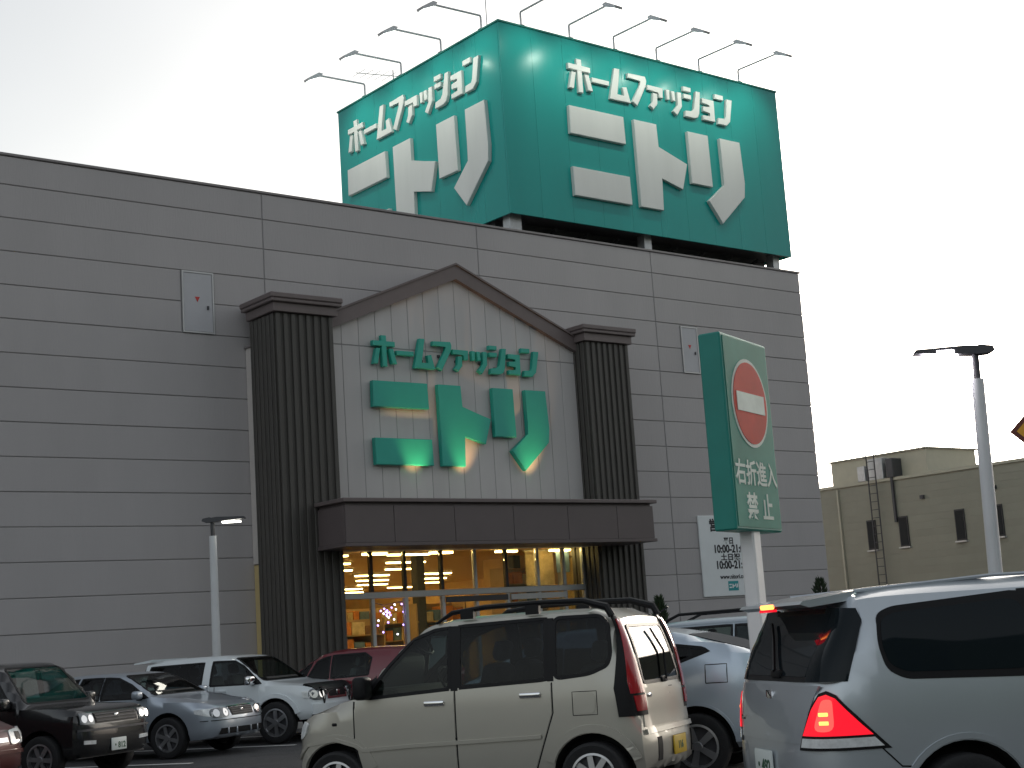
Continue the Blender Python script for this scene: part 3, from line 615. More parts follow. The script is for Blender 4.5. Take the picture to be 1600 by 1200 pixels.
class Car:
    """A body whose surface is the smooth meeting of a side outline, a cross-section and a plan outline."""
    def __init__(s, name, label, loc, ang, side, cross, plan, paint, axles, rw, track, zr=None, k=.07, spokes=6, scale=1.0, cabin=None, cuts=()):
        s.root = empty(name, (*loc, 0), R(ang), label, 'car'); s.root.scale = (scale,) * 3
        s.paint = paint; s.k = k
        s.side = chaikin(side, 2); s.cross = chaikin([(y, z) for y, z in cross] + [(-y, z) for y, z in cross[::-1]], 2)
        s.plan = chaikin([(x, y) for x, y in plan] + [(x, -y) for x, y in plan[::-1]], 2)
        s.gs, s.gc, s.gp = Grid2(s.side), Grid2(s.cross), Grid2(s.plan)
        s.cabin = cabin; s.cuts = cuts
        xs = s.side[:, 0]; s.x0, s.x1 = xs.min(), xs.max()
        s.build_body(axles, rw, zr or .55, track); s.wheels(axles, rw, track, spokes)
    def f(s, P):
        a = s.gs(P[:, [0, 2]]); b = s.gc(P[:, [1, 2]]); c = s.gp(P[:, [0, 1]])
        return smax(smax(a, b, s.k), c, s.k * 1.6)
    def normal(s, P):
        e = .015; g = np.stack([s.f(P + np.eye(3)[i] * e) - s.f(P - np.eye(3)[i] * e) for i in range(3)], 1)
        return g / (np.linalg.norm(g, axis=1, keepdims=True) + 1e-9)
    def build_body(s, axles, rw, z0, track):
        xa, xb = s.x0 + .45, s.x1 - .45; NM, NC, NJ = 64, 9, 52
        O_, D_ = [], []
        phi = np.linspace(0, 2 * np.pi, NJ, endpoint=False)
        st = [(xa, -th) for th in np.linspace(np.pi / 2, 0, NC, endpoint=False)[1:]] + [(x, 0) for x in np.linspace(xa, xb, NM)] + [(xb, th) for th in np.linspace(0, np.pi / 2, NC, endpoint=False)[1:]]
        for x, th in st:
            for p in phi: O_.append((x, 0, z0)); D_.append((np.sin(th), np.cos(th) * np.cos(p), np.cos(th) * np.sin(p)))
        O_ += [(xa, 0, z0), (xb, 0, z0)]; D_ += [(-1, 0, 0), (1, 0, 0)]
        O_, D_ = np.array(O_, float), np.array(D_, float); lo, hi = np.zeros(len(O_)), np.full(len(O_), 2.2)
        for _ in range(22):
            m = (lo + hi) / 2; ins = s.f(O_ + D_ * m[:, None]) < 0; lo = np.where(ins, m, lo); hi = np.where(ins, hi, m)
        V = O_ + D_ * lo[:, None]; n = len(st); F = []
        for i in range(n - 1):
            for j in range(NJ): F.append((i * NJ + j, (i + 1) * NJ + j, (i + 1) * NJ + (j + 1) % NJ, i * NJ + (j + 1) % NJ))
        for j in range(NJ): F.append((n * NJ, j, (j + 1) % NJ)); F.append((n * NJ + 1, (n - 1) * NJ + (j + 1) % NJ, (n - 1) * NJ + j))
        me = bpy.data.meshes.new('body'); me.from_pydata(V.tolist(), [], F); me.materials.append(MATS[s.paint]); me.materials.append(MATS['arch_dark'])
        bm = bmesh.new(); bm.from_mesh(me); bmesh.ops.recalc_face_normals(bm, faces=bm.faces); bm.to_mesh(me); bm.free()
        o = bpy.data.objects.new('body', me); C.objects.link(o)
        bm = bmesh.new()
        for ax in axles:
            for sg in (1, -1): bmesh.ops.create_cone(bm, cap_ends=True, segments=36, radius1=rw + .065, radius2=rw + .065, depth=.8, matrix=Matrix.Translation((ax, sg * (track + .26), rw + .01)) @ Matrix.Rotation(R(90), 4, 'X'))
        cm = bpy.data.meshes.new('cut'); bm.to_mesh(cm); bm.free(); cm.materials.append(MATS['arch_dark'])
        co = bpy.data.objects.new('cut', cm); C.objects.link(co)
        cutters = [co] + s.cabin_cutters()
        for c_ in cutters:
            md = o.modifiers.new('b', 'BOOLEAN'); md.object = c_; md.operation = 'DIFFERENCE'; md.solver = 'EXACT'; md.material_mode = 'TRANSFER'
        dg = bpy.context.evaluated_depsgraph_get(); m2 = bpy.data.meshes.new_from_object(o.evaluated_get(dg))
        bpy.data.objects.remove(o)
        for c_ in cutters: bpy.data.objects.remove(c_)
        m2.polygons.foreach_set('use_smooth', [True] * len(m2.polygons)); m2.set_sharp_from_angle(angle=R(40))
        s.body = bpy.data.objects.new('body', m2); C.objects.link(s.body); s.body.parent = s.root
    def cabin_cutters(s):
        """the hollow of the cabin and one prism for each window opening"""
        if not s.cabin: return []
        xa, xb, zf = s.cabin; z0 = (zf + s.side[:, 1].max()) / 2 + .05; out = []
        NM, NJ = 22, 28; phi = np.linspace(0, 2 * np.pi, NJ, endpoint=False)
        def g(P): return np.maximum(np.maximum(s.f(P) + .055, zf - P[:, 2]), np.maximum(xa - P[:, 0], P[:, 0] - xb))
        xs = np.linspace(xa + .002, xb - .002, NM); O_ = np.array([(x, 0, z0) for x in xs for p in phi]); D_ = np.array([(0, np.cos(p), np.sin(p)) for x in xs for p in phi])
        ok = g(np.stack([xs, xs * 0, xs * 0 + zf + .06], 1)) < -.02
        top = np.array([s.f(np.stack([np.full(60, x), np.zeros(60), np.linspace(zf, 2, 60)], 1)) for x in xs]); zc = np.array([np.linspace(zf, 2, 60)[np.argmax(t > -.055)] for t in top])
        O_[:, 2] = np.repeat((zf + zc) / 2, NJ)
        lo, hi = np.zeros(len(O_)), np.full(len(O_), 1.5)
        for _ in range(20):
            m = (lo + hi) / 2; ins = g(O_ + D_ * m[:, None]) < 0; lo = np.where(ins, m, lo); hi = np.where(ins, hi, m)
        V = O_ + D_ * lo[:, None]; F = [tuple(range(NJ))[::-1], tuple(range((NM - 1) * NJ, NM * NJ))]
        for i in range(NM - 1):
            for j in range(NJ): F.append((i * NJ + j, (i + 1) * NJ + j, (i + 1) * NJ + (j + 1) % NJ, i * NJ + (j + 1) % NJ))
        def add(V, F):
            me = bpy.data.meshes.new('cut'); me.from_pydata([tuple(map(float, v)) for v in V], [], F); bm = bmesh.new(); bm.from_mesh(me); bmesh.ops.recalc_face_normals(bm, faces=bm.faces); bm.to_mesh(me); bm.free()
            me.materials.append(MATS['cabin']); o = bpy.data.objects.new('cut', me); C.objects.link(o); out.append(o)
        add(V, F)
        for poly, view, rnd in s.cuts:
            for vw in (('left', 'right') if view == 'side' else (view,)):
                O2, U, V2, d = s.view(vw); p = rounded(poly, rnd); n = len(p)
                t0, t1 = (.3, 1.6 - .40) if vw in ('left', 'right') else (.2, 3.2 - .1 if vw == 'front' else 3.2 - .9)
                A = [O2 + U * a + V2 * b + d * t0 for a, b in p]; B_ = [O2 + U * a + V2 * b + d * t1 for a, b in p]
                add(A + B_, [tuple(range(n)), tuple(range(2 * n - 1, n - 1, -1))] + [(i, (i + 1) % n, n + (i + 1) % n, n + i) for i in range(n)])
        return out
    def fit_cabin(s, xf=.05, xr=-.85, zs=.62, yo=.34):
        top_ = s.side[:, 1].max()
        for x, back in ((xf, min(.50, top_ - zs - .34)), (xr, min(.44, top_ - zs - .38))):
            for y in (yo, -yo):
                bm = bmesh.new(); box_bm(bm, x - .25, x + .27, y - .23, y + .23, zs - .16, zs + .02, .06, 2)
                M = Matrix.Translation((x - .24, y, zs)) @ Matrix.Rotation(R(-14), 4, 'Y'); b2 = bmesh.new(); box_bm(b2, -.08, .08, -.22, .22, -.05, back - .02, .06, 2); box_bm(b2, -.06, .05, -.12, .12, back + .01, back + .19, .045, 2)
                b2.transform(M); me2 = bpy.data.meshes.new('t'); b2.to_mesh(me2); b2.free(); bm.from_mesh(me2); bpy.data.meshes.remove(me2)
                link('seat', bm_mesh(bm, 'seat', True), 'seat_cloth', s.root)
        xb = s.cabin[1]; d_ = box('dashboard', xb - .38, xb - .02, -.56, .56, s.cabin[2] + .05, zs + .30, 'cabin', s.root, bev=.06, seg=2)
        bm = bmesh.new(); n = 18; M = Matrix.Translation((xb - .48, -yo, zs + .30)) @ Matrix.Rotation(R(-62), 4, 'Y')
        tube_bm(bm, [M @ Vector((.17 * math.cos(2 * math.pi * i / n), .17 * math.sin(2 * math.pi * i / n), 0)) for i in range(n + 1)], .014, 6); link('steering_wheel', bm_mesh(bm, 'w', True), 'car_black', s.root)
    def wheels(s, axles, rw, track, spokes):
        bm = bmesh.new(); rr = rw * .68
        prof = [(rr, -.08), (rw * .9, -.095), (rw * .975, -.085), (rw, -.06), (rw, .06), (rw * .975, .085), (rw * .9, .095), (rr, .08), (rr * .97, .0)]
        N = 36; rings = [[bm.verts.new((r * math.cos(2 * math.pi * i / N), y, r * math.sin(2 * math.pi * i / N))) for r, y in prof] for i in range(N)]
        for i in range(N):
            for j in range(len(prof)): bm.faces.new((rings[i][j], rings[(i + 1) % N][j], rings[(i + 1) % N][(j + 1) % len(prof)], rings[i][(j + 1) % len(prof)]))
        tyre = bm_mesh(bm, 'tyre', True); tyre.materials.append(MATS['rubber'])
        bm = bmesh.new()
        for r0, y0 in ((rr * 1.0, 0),):
            a = [[bm.verts.new((r * math.cos(2 * math.pi * i / N), y, r * math.sin(2 * math.pi * i / N))) for r, y in ((rr, .085), (rr * .9, .088), (rr * .86, .03), (rr, .03))] for i in range(N)]
            for i in range(N):
                for j in range(3): bm.faces.new((a[i][j], a[(i + 1) % N][j], a[(i + 1) % N][j + 1], a[i][j + 1]))
        for q in range(spokes):
            t = 2 * math.pi * q / spokes; M = Matrix.Rotation(t, 4, 'Y')
            w0, w1 = rr * .13, rr * (.55 / spokes + .06)
            vs = [bm.verts.new(M @ Vector(c)) for c in ((w0, .078, .03), (-w0, .078, .03), (-w1, .07, rr * .9), (w1, .07, rr * .9), (w0 * .7, .045, .03), (-w0 * .7, .045, .03), (-w1 * .7, .04, rr * .9), (w1 * .7, .04, rr * .9))]
            for fc in ((0, 1, 2, 3), (0, 3, 7, 4), (1, 5, 6, 2), (4, 7, 6, 5)): bm.faces.new([vs[i] for i in fc])
        bmesh.ops.create_cone(bm, cap_ends=True, segments=18, radius1=rr * .24, radius2=rr * .2, depth=.03, matrix=Matrix.Translation((0, .078, 0)) @ Matrix.Rotation(R(-90), 4, 'X'))
        rim = bm_mesh(bm, 'rim'); rim.materials.append(MATS['rim'])
        bm = bmesh.new(); bmesh.ops.create_cone(bm, cap_ends=True, segments=28, radius1=rr * .9, radius2=rr * .9, depth=.02, matrix=Matrix.Translation((0, .02, 0)) @ Matrix.Rotation(R(90), 4, 'X'))
        disc_ = bm_mesh(bm, 'brake_disc'); disc_.materials.append(MATS['steel_dark'])
        for ax in axles:
            for sg in (1, -1):
                wo_ = bpy.data.objects.new('wheel', tyre); C.objects.link(wo_); wo_.parent = s.root; wo_.location = (ax, sg * track, rw); wo_.rotation_euler = (0, random.uniform(0, 1), 0 if sg > 0 else math.pi)
                for nm, me in (('rim', rim), ('brake_disc', disc_)): c_ = bpy.data.objects.new(nm, me); C.objects.link(c_); c_.parent = wo_
    # -- pieces that lie on the body's surface
    def cast(s, P, d):
        step = .03; K = 120; ts = np.arange(K) * step
        F = s.f((P[:, None, :] + d[None, None, :] * ts[None, :, None]).reshape(-1, 3)).reshape(len(P), K)
        hit = (F < 0).any(1); lo = ts[np.argmax(F < 0, 1)] - step
        tb = ts[np.argmax(F <= F.min(1, keepdims=True) + .03, 1)]        # rays that miss stop where they first pass close by
        a, b = lo.copy(), lo + step
        for _ in range(14):
            m = (a + b) / 2; ins = s.f(P + d * m[:, None]) < 0; b = np.where(ins, m, b); a = np.where(ins, a, m)
        return P + d * np.where(hit, a, tb)[:, None]
    VIEW = {'left': ((0, 1.6, 0), (1, 0, 0), (0, 0, 1), (0, -1, 0)), 'right': ((0, -1.6, 0), (1, 0, 0), (0, 0, 1), (0, 1, 0)),
            'front': ((3.2, 0, 0), (0, 1, 0), (0, 0, 1), (-1, 0, 0)), 'rear': ((-3.2, 0, 0), (0, 1, 0), (0, 0, 1), (1, 0, 0)), 'top': ((0, 0, 2.6), (1, 0, 0), (0, 1, 0), (0, 0, -1))}
    def view(s, v):
        if isinstance(v, str): return [np.array(q, float) for q in s.VIEW[v]]
        a = R(v); d = np.array((-math.cos(a), -math.sin(a), 0)); u = np.array((-math.sin(a), math.cos(a), 0))     # looking from compass angle v (0 = front, 90 = left)
        return [-d * 3.2, u, np.array((0, 0, 1.)), d]
    def patch(s, name, poly, view, off, m, parent=None, rnd=1, g=.07, thick=.012, label=None):
        O_, U, V_, d = s.view(view); p = rounded(poly, rnd)
        bm = bmesh.new(); bm.faces.new([bm.verts.new((a, b, 0)) for a, b in p])
        for ax in (0, 1):
            lo, hi = p[:, ax].min(), p[:, ax].max(); nn = min(24, int((hi - lo) / g))
            for i in range(1, nn + 1):
                c = [0, 0, 0]; c[ax] = lo + (hi - lo) * i / (nn + 1); nrm = [0, 0, 0]; nrm[ax] = 1
                bmesh.ops.bisect_plane(bm, geom=bm.verts[:] + bm.edges[:] + bm.faces[:], dist=1e-5, plane_co=c, plane_no=nrm)
        bm.verts.ensure_lookup_table(); q = np.array([v.co[:] for v in bm.verts]); P = O_ + q[:, :1] * U + q[:, 1:2] * V_
        H = s.cast(P, d); Nn = s.normal(H); H2 = H + Nn * off
        for v, h in zip(bm.verts, H2): v.co = h
        bd = [e for e in bm.edges if e.is_boundary]; nm = {v.index: n_ for v, n_ in zip(bm.verts, Nn)}
        bm.verts.index_update(); idx = {v: Vector(n_) for v, n_ in zip(bm.verts, Nn)}
        r = bmesh.ops.extrude_edge_only(bm, edges=bd); new = {}
        for v in r['geom']:
            if isinstance(v, bmesh.types.BMVert):
                for e in v.link_edges:
                    w_ = e.other_vert(v)
                    if w_ in idx and (w_.co - v.co).length < 1e-7: new[v] = idx[w_]
        for v, n_ in new.items(): v.co -= n_ * (thick + off)
        me = bm_mesh(bm, name, True); o = link(name, me, m, parent if parent is not None else s.root)
        if label: o['label'] = label
        return o
    def point(s, a, b, view, off=0):
        O_, U, V_, d = s.view(view); P = (O_ + a * U + b * V_)[None]; H = s.cast(P, d); N_ = s.normal(H); return Vector(H[0] + N_[0] * off), Vector(N_[0])
    def ribbon(s, name, pts, view, wd, off, m, parent=None, n=14):
        O_, U, V_, d = s.view(view); q = []
        for (a, b), (c, e) in zip(pts[:-1], pts[1:]):
            k_ = max(2, int(math.hypot(c - a, e - b) / .06))
            q += [(a + (c - a) * i / k_, b + (e - b) * i / k_) for i in range(k_)]
        q.append(pts[-1]); q = np.array(q, float); P = O_ + q[:, :1] * U + q[:, 1:2] * V_; H = s.cast(P, d); N_ = s.normal(H)
        T = np.gradient(H, axis=0); T /= np.linalg.norm(T, axis=1, keepdims=True) + 1e-9; B = np.cross(N_, T)
        bm = bmesh.new(); rows_ = []
        for h, n_, b in zip(H, N_, B): rows_.append([bm.verts.new(h + b * x + n_ * z) for x, z in ((-wd / 2, -.006), (-wd / 2 * .9, off), (wd / 2 * .9, off), (wd / 2, -.006))])
        for i in range(len(rows_) - 1):
            for j in range(3): bm.faces.new((rows_[i][j], rows_[i + 1][j], rows_[i + 1][j + 1], rows_[i][j + 1]))
        return link(name, bm_mesh(bm, name), m, parent if parent is not None else s.root)
    def window(s, poly, view, glass='car_glass', grow=.025, rnd=1, name='window'):
        if s.cabin:
            w_ = s.patch(name, poly, view, .0, 'tint_' + ('dark' if glass == 'car_glass' else 'clear'), rnd=rnd, thick=.003)
            q = [tuple(x) for x in rounded(poly, rnd)]; s.ribbon('seal', q + [q[0]], view, .035, .004, 'car_black', w_); return w_
        p = np.asarray(poly, float); c = p.mean(0); big = c + (p - c) * (1 + grow * 2 / (np.abs(p - c).max(0)))
        w_ = s.patch(name, big, view, .003, 'car_black', rnd=rnd); s.patch('pane', poly, view, .006, glass, w_, rnd=rnd); return w_
    def handle(s, a, b, view, parent, m='chrome', wd=.19, ht=.048):
        p, n_ = s.point(a, b, view, .012); bm = bmesh.new(); sg = 1 if n_.y > 0 else -1
        box_bm(bm, p.x - wd / 2, p.x + wd / 2, p.y - .015, p.y + .015, p.z - ht / 2, p.z + ht / 2, .012, 2); return link('handle', bm_mesh(bm, 'handle', True), m, parent)
    def block(s, name, a, b, view, w_, h_, t, m, parent=None, bev=.01, off=0):
        p, n_ = s.point(a, b, view, off); O_, U, V_, d = s.view(view); U = Vector(U); n2 = Vector(-d); 
        M = Matrix(((U.x, 0, n2.x, p.x), (U.y, 0, n2.y, p.y), (U.z, 1, n2.z, p.z), (0, 0, 0, 1)))
        bm = bmesh.new(); box_bm(bm, -w_ / 2, w_ / 2, -h_ / 2, h_ / 2, -t / 2, t / 2, bev, 2); bm.transform(M); return link(name, bm_mesh(bm, name, True), m, parent if parent is not None else s.root)
    def headlamp(s, poly, rnd=1, n=2, view='front'):
        h = s.patch('headlamp', poly, view, .010, 'lamp_glass', rnd=rnd, g=.05); p = np.asarray(poly, float); lo, hi = p.min(0), p.max(0); c = (lo + hi) / 2; wd = hi - lo
        for i in range(n):
            cx = lo[0] + wd[0] * (i + .5) / n; r = min(wd[1] * .36, wd[0] / n * .40)
            s.patch('reflector', [(cx + r * math.cos(t), c[1] + r * math.sin(t)) for t in np.linspace(0, 2 * math.pi, 14, endpoint=False)], view, .016, 'chrome', h, rnd=0, g=.2)
        return h
    def mirror(s, x, z, side, m, sz=(.10, .17, .16)):
        sg = 1 if side == 'left' else -1; p, n_ = s.point(x, z, side); y = p.y + sg * (.03 + sz[1] / 2)
        bm = bmesh.new(); box_bm(bm, x - sz[0] / 2, x + sz[0] / 2, y - sz[1] / 2, y + sz[1] / 2, z - sz[2] / 2 + .02, z + sz[2] / 2 + .02, .04, 3)
        mm = link('mirror', bm_mesh(bm, 'mirror', True), m, s.root); tube('stalk', [(x, p.y - sg * .03, z - .05), (x, y, z - .04)], .022, 'car_black', mm, 8); return mm
    def plate(s, view, a, b, m, lines, off=.012):
        pl_ = s.block('number_plate', a, b, view, .33, .165, .012, m, off=off); p, n_ = s.point(a, b, view, off); O_, U, V_, d = s.view(view)
        u = Vector(U) if view == 'front' else -Vector(U)
        for t_, sz, dz in lines:
            me = text_mesh(t_, sz, .001, .003); me.transform(frame_mat(p + Vector((0, 0, dz)) - Vector(d) * .0075, u, (0, 0, 1))); link('plate_digits', me, 'plate_ink', pl_)
        return pl_

# --- beige tall kei wagon in the middle
VW = [([(.02, 1.07), (.84, 1.02), (.60, 1.30), (.36, 1.53), (.16, 1.60), (.02, 1.615)], 0, 'clear'), ([(-.07, 1.075), (-.07, 1.62), (-.86, 1.635), (-.86, 1.105)], 0, 'car_glass'), ([(-.94, 1.11), (-.94, 1.635), (-1.34, 1.63), (-1.41, 1.56), (-1.43, 1.30), (-1.40, 1.20), (-1.24, 1.135)], 1, 'car_glass')]
VS = [(-.56, 1.07), (.56, 1.07), (.49, 1.55), (-.49, 1.55)]; VR = [(-.47, 1.03), (.47, 1.03), (.43, 1.53), (-.43, 1.53)]
v = Car('beige_wagon', 'tall beige wagon with black roof rails and tall red tail lamps in the foreground', (8.90, 11.62), 117.5,
    [(-1.62, .24), (-1.70, .34), (-1.72, .55), (-1.66, .64), (-1.64, .95), (-1.56, 1.35), (-1.47, 1.60), (-1.36, 1.69), (-1.0, 1.725), (-.2, 1.725), (.16, 1.68), (.38, 1.56), (.72, 1.24), (.92, 1.04), (1.12, .985), (1.42, .90), (1.60, .80), (1.67, .62), (1.70, .45), (1.66, .25)],
    [(.62, .2), (.71, .28), (.735, .5), (.738, .75), (.728, .98), (.70, 1.15), (.63, 1.58), (.585, 1.69), (.48, 1.725), (.0, 1.735)],
    [(-1.73, 0), (-1.715, .45), (-1.66, .66), (-1.50, .735), (0, .74), (1.2, .735), (1.48, .68), (1.64, .45), (1.705, 0)],
    'paint_beige', (1.13, -1.23), .28, .645, spokes=8, cabin=(-1.52, .98, .72), cuts=[(p, 'side', r_) for p, r_, g_ in VW] + [(VS, 'front', 1), (VR, 'rear', 1)])
v.fit_cabin(zs=.80); v.root.scale = (1.085, 1.06, 1.01)
B = 'left'
for side in ('left', 'right'):
    d1 = v.patch('door', [(-.02, .33), (.86, .33), (.93, .62), (.93, 1.0), (-.02, 1.045)], side, .005, 'paint_beige', rnd=0)
    d2 = v.patch('door', [(-.04, .33), (-.04, 1.045), (-.90, 1.075), (-.90, .82), (-.82, .60), (-.72, .33)], side, .005, 'paint_beige', rnd=0)
    v.handle(.16, .95, side, d1); v.handle(-.72, .98, side, d2)
    v.ribbon('door_seal', [(-.03, .30), (-.03, 1.05)], side, .012, .0015, 'car_black'); v.ribbon('door_seal', [(-.91, 1.08), (-.91, .82), (-.83, .60), (-.72, .30)], side, .012, .0015, 'car_black'); v.ribbon('door_seal', [(.945, 1.0), (.945, .62), (.87, .31)], side, .012, .0015, 'car_black')
    for p, r_, g_ in VW: v.window(p, side, g_, rnd=r_)
    v.ribbon('pillar_trim', [(-.025, 1.05), (-.025, 1.625)], side, .07, .003, 'car_black'); v.ribbon('pillar_trim', [(-.90, 1.09), (-.90, 1.635)], side, .06, .003, 'car_black')
    v.patch('window_frame', [(.86, 1.02), (1.0, 1.015), (.74, 1.21), (.70, 1.19)], side, .004, 'car_black', rnd=0)
    v.ribbon('side_moulding', [(1.55, .50), (1.42, .62), (1.13, .665), (.92, .60), (.86, .56), (.4, .585), (-.80, .622)], side, .035, .022, 'paint_beige')
    v.ribbon('moulding_gap', [(.86, .605), (.4, .62), (-.80, .655)], side, .022, .0022, 'car_black')
    for ax in (1.13, -1.23):
        v.ribbon('arch_lip', [(ax + .385 * math.cos(t), .29 + .385 * math.sin(t)) for t in np.linspace(.3, math.pi - .3, 16)], side, .075, .014, 'paint_beige')
    v.mirror(.80, 1.10, side, 'car_black', (.13, .16, .21))
    q = 1 if side == 'left' else -1
    m_ = lambda pts: [(q * a_, b_) for a_, b_ in pts]
    hs_ = v.patch('tail_lamp_housing', m_([(.13, .76), (.40, .76), (.37, 1.05), (.33, 1.3), (.30, 1.60), (.205, 1.63), (.165, 1.3), (.12, 1.0)]), q * 150, .007, 'car_black', rnd=0, g=.05)
    v.patch('tail_lamp', m_([(.20, .95), (.365, .95), (.35, 1.05), (.305, 1.3), (.28, 1.57), (.22, 1.585), (.205, 1.3), (.19, 1.05)]), q * 150, .016, 'lamp_red', hs_, rnd=0, g=.05)
    v.patch('tail_lamp_lower', m_([(.24, .80), (.375, .80), (.37, .93), (.22, .93)]), q * 150, .016, 'lamp_red', hs_, rnd=0, g=.05)
    # roof rail
    y = q * .60
    rl = tube('roof_rail', [(.15, y, 1.66), (.0, y * .985, 1.745), (-.3, y * .975, 1.775), (-.8, y * .975, 1.78), (-1.2, y * .985, 1.765), (-1.40, y, 1.70), (-1.44, y, 1.62)], [.012, .022, .024, .024, .03, .036, .03], 'car_black', v.root, 8)
    for xx in (-.15, -.75): box('rail_foot', xx - .06, xx + .06, y - .025, y + .025, 1.68, 1.765, 'car_black', rl)
v.patch('fuel_lid', [(-1.10, .80), (-1.10, .98), (-1.28, .98), (-1.28, .80)], 'left', .004, 'paint_beige', rnd=1)
v.ribbon('lid_gap', [(-1.085, .79), (-1.085, .99), (-1.295, .99), (-1.295, .79), (-1.085, .79)], 'left', .007, .0015, 'car_black')
v.window(VR, 'rear', 'clear', name='rear_window')
tg = v.patch('tailgate', [(-.585, .66), (.585, .66), (.555, .985), (-.555, .985)], 'rear', .005, 'paint_beige', rnd=0)
v.handle(0, 0, 'left', tg) if False else v.block('tailgate_handle', .40, .92, 'rear', .09, .035, .03, 'chrome', tg)
v.block('badge', -.12, .90, 'rear', .05, .03, .008, 'chrome', tg, .003); v.block('latch_bowl', -.18, .95, 'rear', .10, .05, .006, 'car_black', tg, .003)
wp = tube('wiper', [v.point(-.05, 1.035, 'rear', .03)[0], v.point(-.18, 1.28, 'rear', .03)[0], v.point(-.05, 1.48, 'rear', .03)[0]], .010, 'car_black', v.root, 6)
v.block('wiper_motor', -.05, 1.035, 'rear', .14, .05, .04, 'car_black')
v.patch('bumper_step', [(-.58, .595), (.58, .595), (.58, .64), (-.58, .64)], 'rear', .02, 'paint_beige', rnd=0, thick=.03)
v.plate('rear', -.12, .46, 'plate_yellow', [('116', .09, -.01)])
v.patch('bumper_slot', [(.30, .36), (.40, .36), (.40, .56), (.30, .56)], 'rear', .004, 'car_black', rnd=0)
v.patch('bumper_slot', [(-.55, .36), (-.62, .36), (-.62, .56), (-.55, .56)], 'rear', .004, 'car_black', rnd=0)
v.window(VS, 'front', 'clear', name='windscreen')
for q in (1, -1):
    v.patch('headlamp', [(q * .42, .66), (q * .66, .68), (q * .68, .84), (q * .45, .82)], 'front', .008, 'lamp_clear')
    v.block('side_marker', 1.02 + .12, .80, 'left' if q > 0 else 'right', .05, .03, .02, 'car_black')
v.plate('front', 0, .45, 'plate_yellow', [])

# --- silver-blue minivan at the right, brake lights on
v = Car('silver_minivan', 'silver blue minivan at the right edge with lit brake lamps and dark windows', (9.38, 5.53), -29.5,
    [(-2.30, .26), (-2.38, .40), (-2.40, .66), (-2.36, .80), (-2.31, 1.02), (-2.22, 1.22), (-2.06, 1.47), (-2.02, 1.60), (-1.8, 1.665), (-1.2, 1.71), (-.2, 1.72), (.5, 1.66), (.95, 1.42), (1.45, 1.12), (1.66, 1.04), (2.1, .94), (2.3, .80), (2.38, .55), (2.36, .28)],
    [(.76, .22), (.87, .30), (.895, .55), (.905, .80), (.89, 1.02), (.86, 1.12), (.765, 1.54), (.70, 1.655), (.55, 1.70), (0, 1.72)],
    [(-2.41, 0), (-2.385, .45), (-2.30, .72), (-2.10, .86), (-1.6, .90), (1.3, .905), (1.9, .86), (2.2, .66), (2.33, .35), (2.38, 0)],
    'paint_silver_blue', (1.42, -1.42), .33, .79, spokes=7, k=.09)
for side in ('left', 'right'):
    d1 = v.patch('door', [(.18, .36), (1.08, .36), (1.15, .70), (1.10, 1.02), (.18, 1.06)], side, .005, 'paint_silver_blue', rnd=0); v.handle(.34, .96, side, d1, 'paint_silver_blue')
    d2 = v.patch('door', [(.16, .36), (.16, 1.06), (-.90, 1.09), (-.90, .80), (-.82, .60), (-.70, .36)], side, .005, 'paint_silver_blue', rnd=0); v.handle(-.70, .99, side, d2, 'paint_silver_blue')
    v.ribbon('door_seal', [(-.915, 1.10), (-.915, .80), (-.83, .60), (-.71, .34)], side, .012, .0015, 'car_black')
    v.window([(-.91, 1.12), (-1.72, 1.15), (-1.82, 1.20), (-1.85, 1.32), (-1.83, 1.47), (-1.74, 1.50), (-.91, 1.545)], side, rnd=2)
    v.window([(-.87, 1.12), (.14, 1.10), (.14, 1.565), (-.87, 1.55)], side, rnd=0)
    v.window([(.19, 1.10), (1.30, 1.08), (.86, 1.38), (.50, 1.55), (.19, 1.565)], side, rnd=0)
    v.ribbon('bumper_seam', [(-2.0, .80), (-1.82, .615), (-1.72, .605)], side, .010, .0015, 'car_black')
    v.mirror(1.12, 1.12, side, 'paint_silver_blue', (.14, .2, .15))
    for ax in (1.42, -1.42):
        v.ribbon('arch_lip', [(ax + .42 * math.cos(t), .34 + .42 * math.sin(t)) for t in np.linspace(.3, math.pi - .3, 16)], side, .04, .008, 'paint_silver_blue')
    q = 1 if side == 'left' else -1
# the lamps wrap the rear corners: a side half and a rear half each
for q in (1, -1):
    m_ = lambda pts: [(q * -a_, b_) for a_, b_ in pts]
    bz = v.patch('tail_lamp_bezel', m_([(-.72, .725), (-1.25, .725), (-1.225, .80), (-1.14, .97), (-1.07, 1.055), (-1.02, 1.07), (-.965, 1.045), (-.85, .90)]), q * 135, .006, 'car_black', rnd=0, g=.05)
    v.patch('tail_lamp', m_([(-.80, .81), (-1.205, .81), (-1.125, .96), (-1.065, 1.035), (-1.02, 1.048), (-.97, 1.025), (-.865, .89)]), q * 135, .014, 'lamp_red_lit', bz, rnd=0, g=.05)
    v.patch('reverse_lens', m_([(-.755, .742), (-1.225, .742), (-1.21, .795), (-.795, .795)]), q * 135, .014, 'lamp_clear', bz, rnd=0, g=.05)
    v.patch('brake_light', m_([(-1.115, .835), (-.985, .835), (-.985, 1.02), (-1.045, 1.02)]), q * 135, .018, 'lamp_bright', bz, rnd=1, g=.05)
    for z_ in (.885, .935): v.block('brake_bulb', q * 1.04, z_, q * 135, .06, .022, .012, 'lamp_core', bz, .004, off=.02)
rw_ = v.patch('rear_window', [(-.60, 1.12), (.60, 1.12), (.60, 1.55), (-.60, 1.55)], 'rear', .004, 'car_black', rnd=0); v.patch('pane', [(-.55, 1.15), (.55, 1.15), (.55, 1.52), (-.55, 1.52)], 'rear', .007, 'car_glass', rw_, rnd=0)
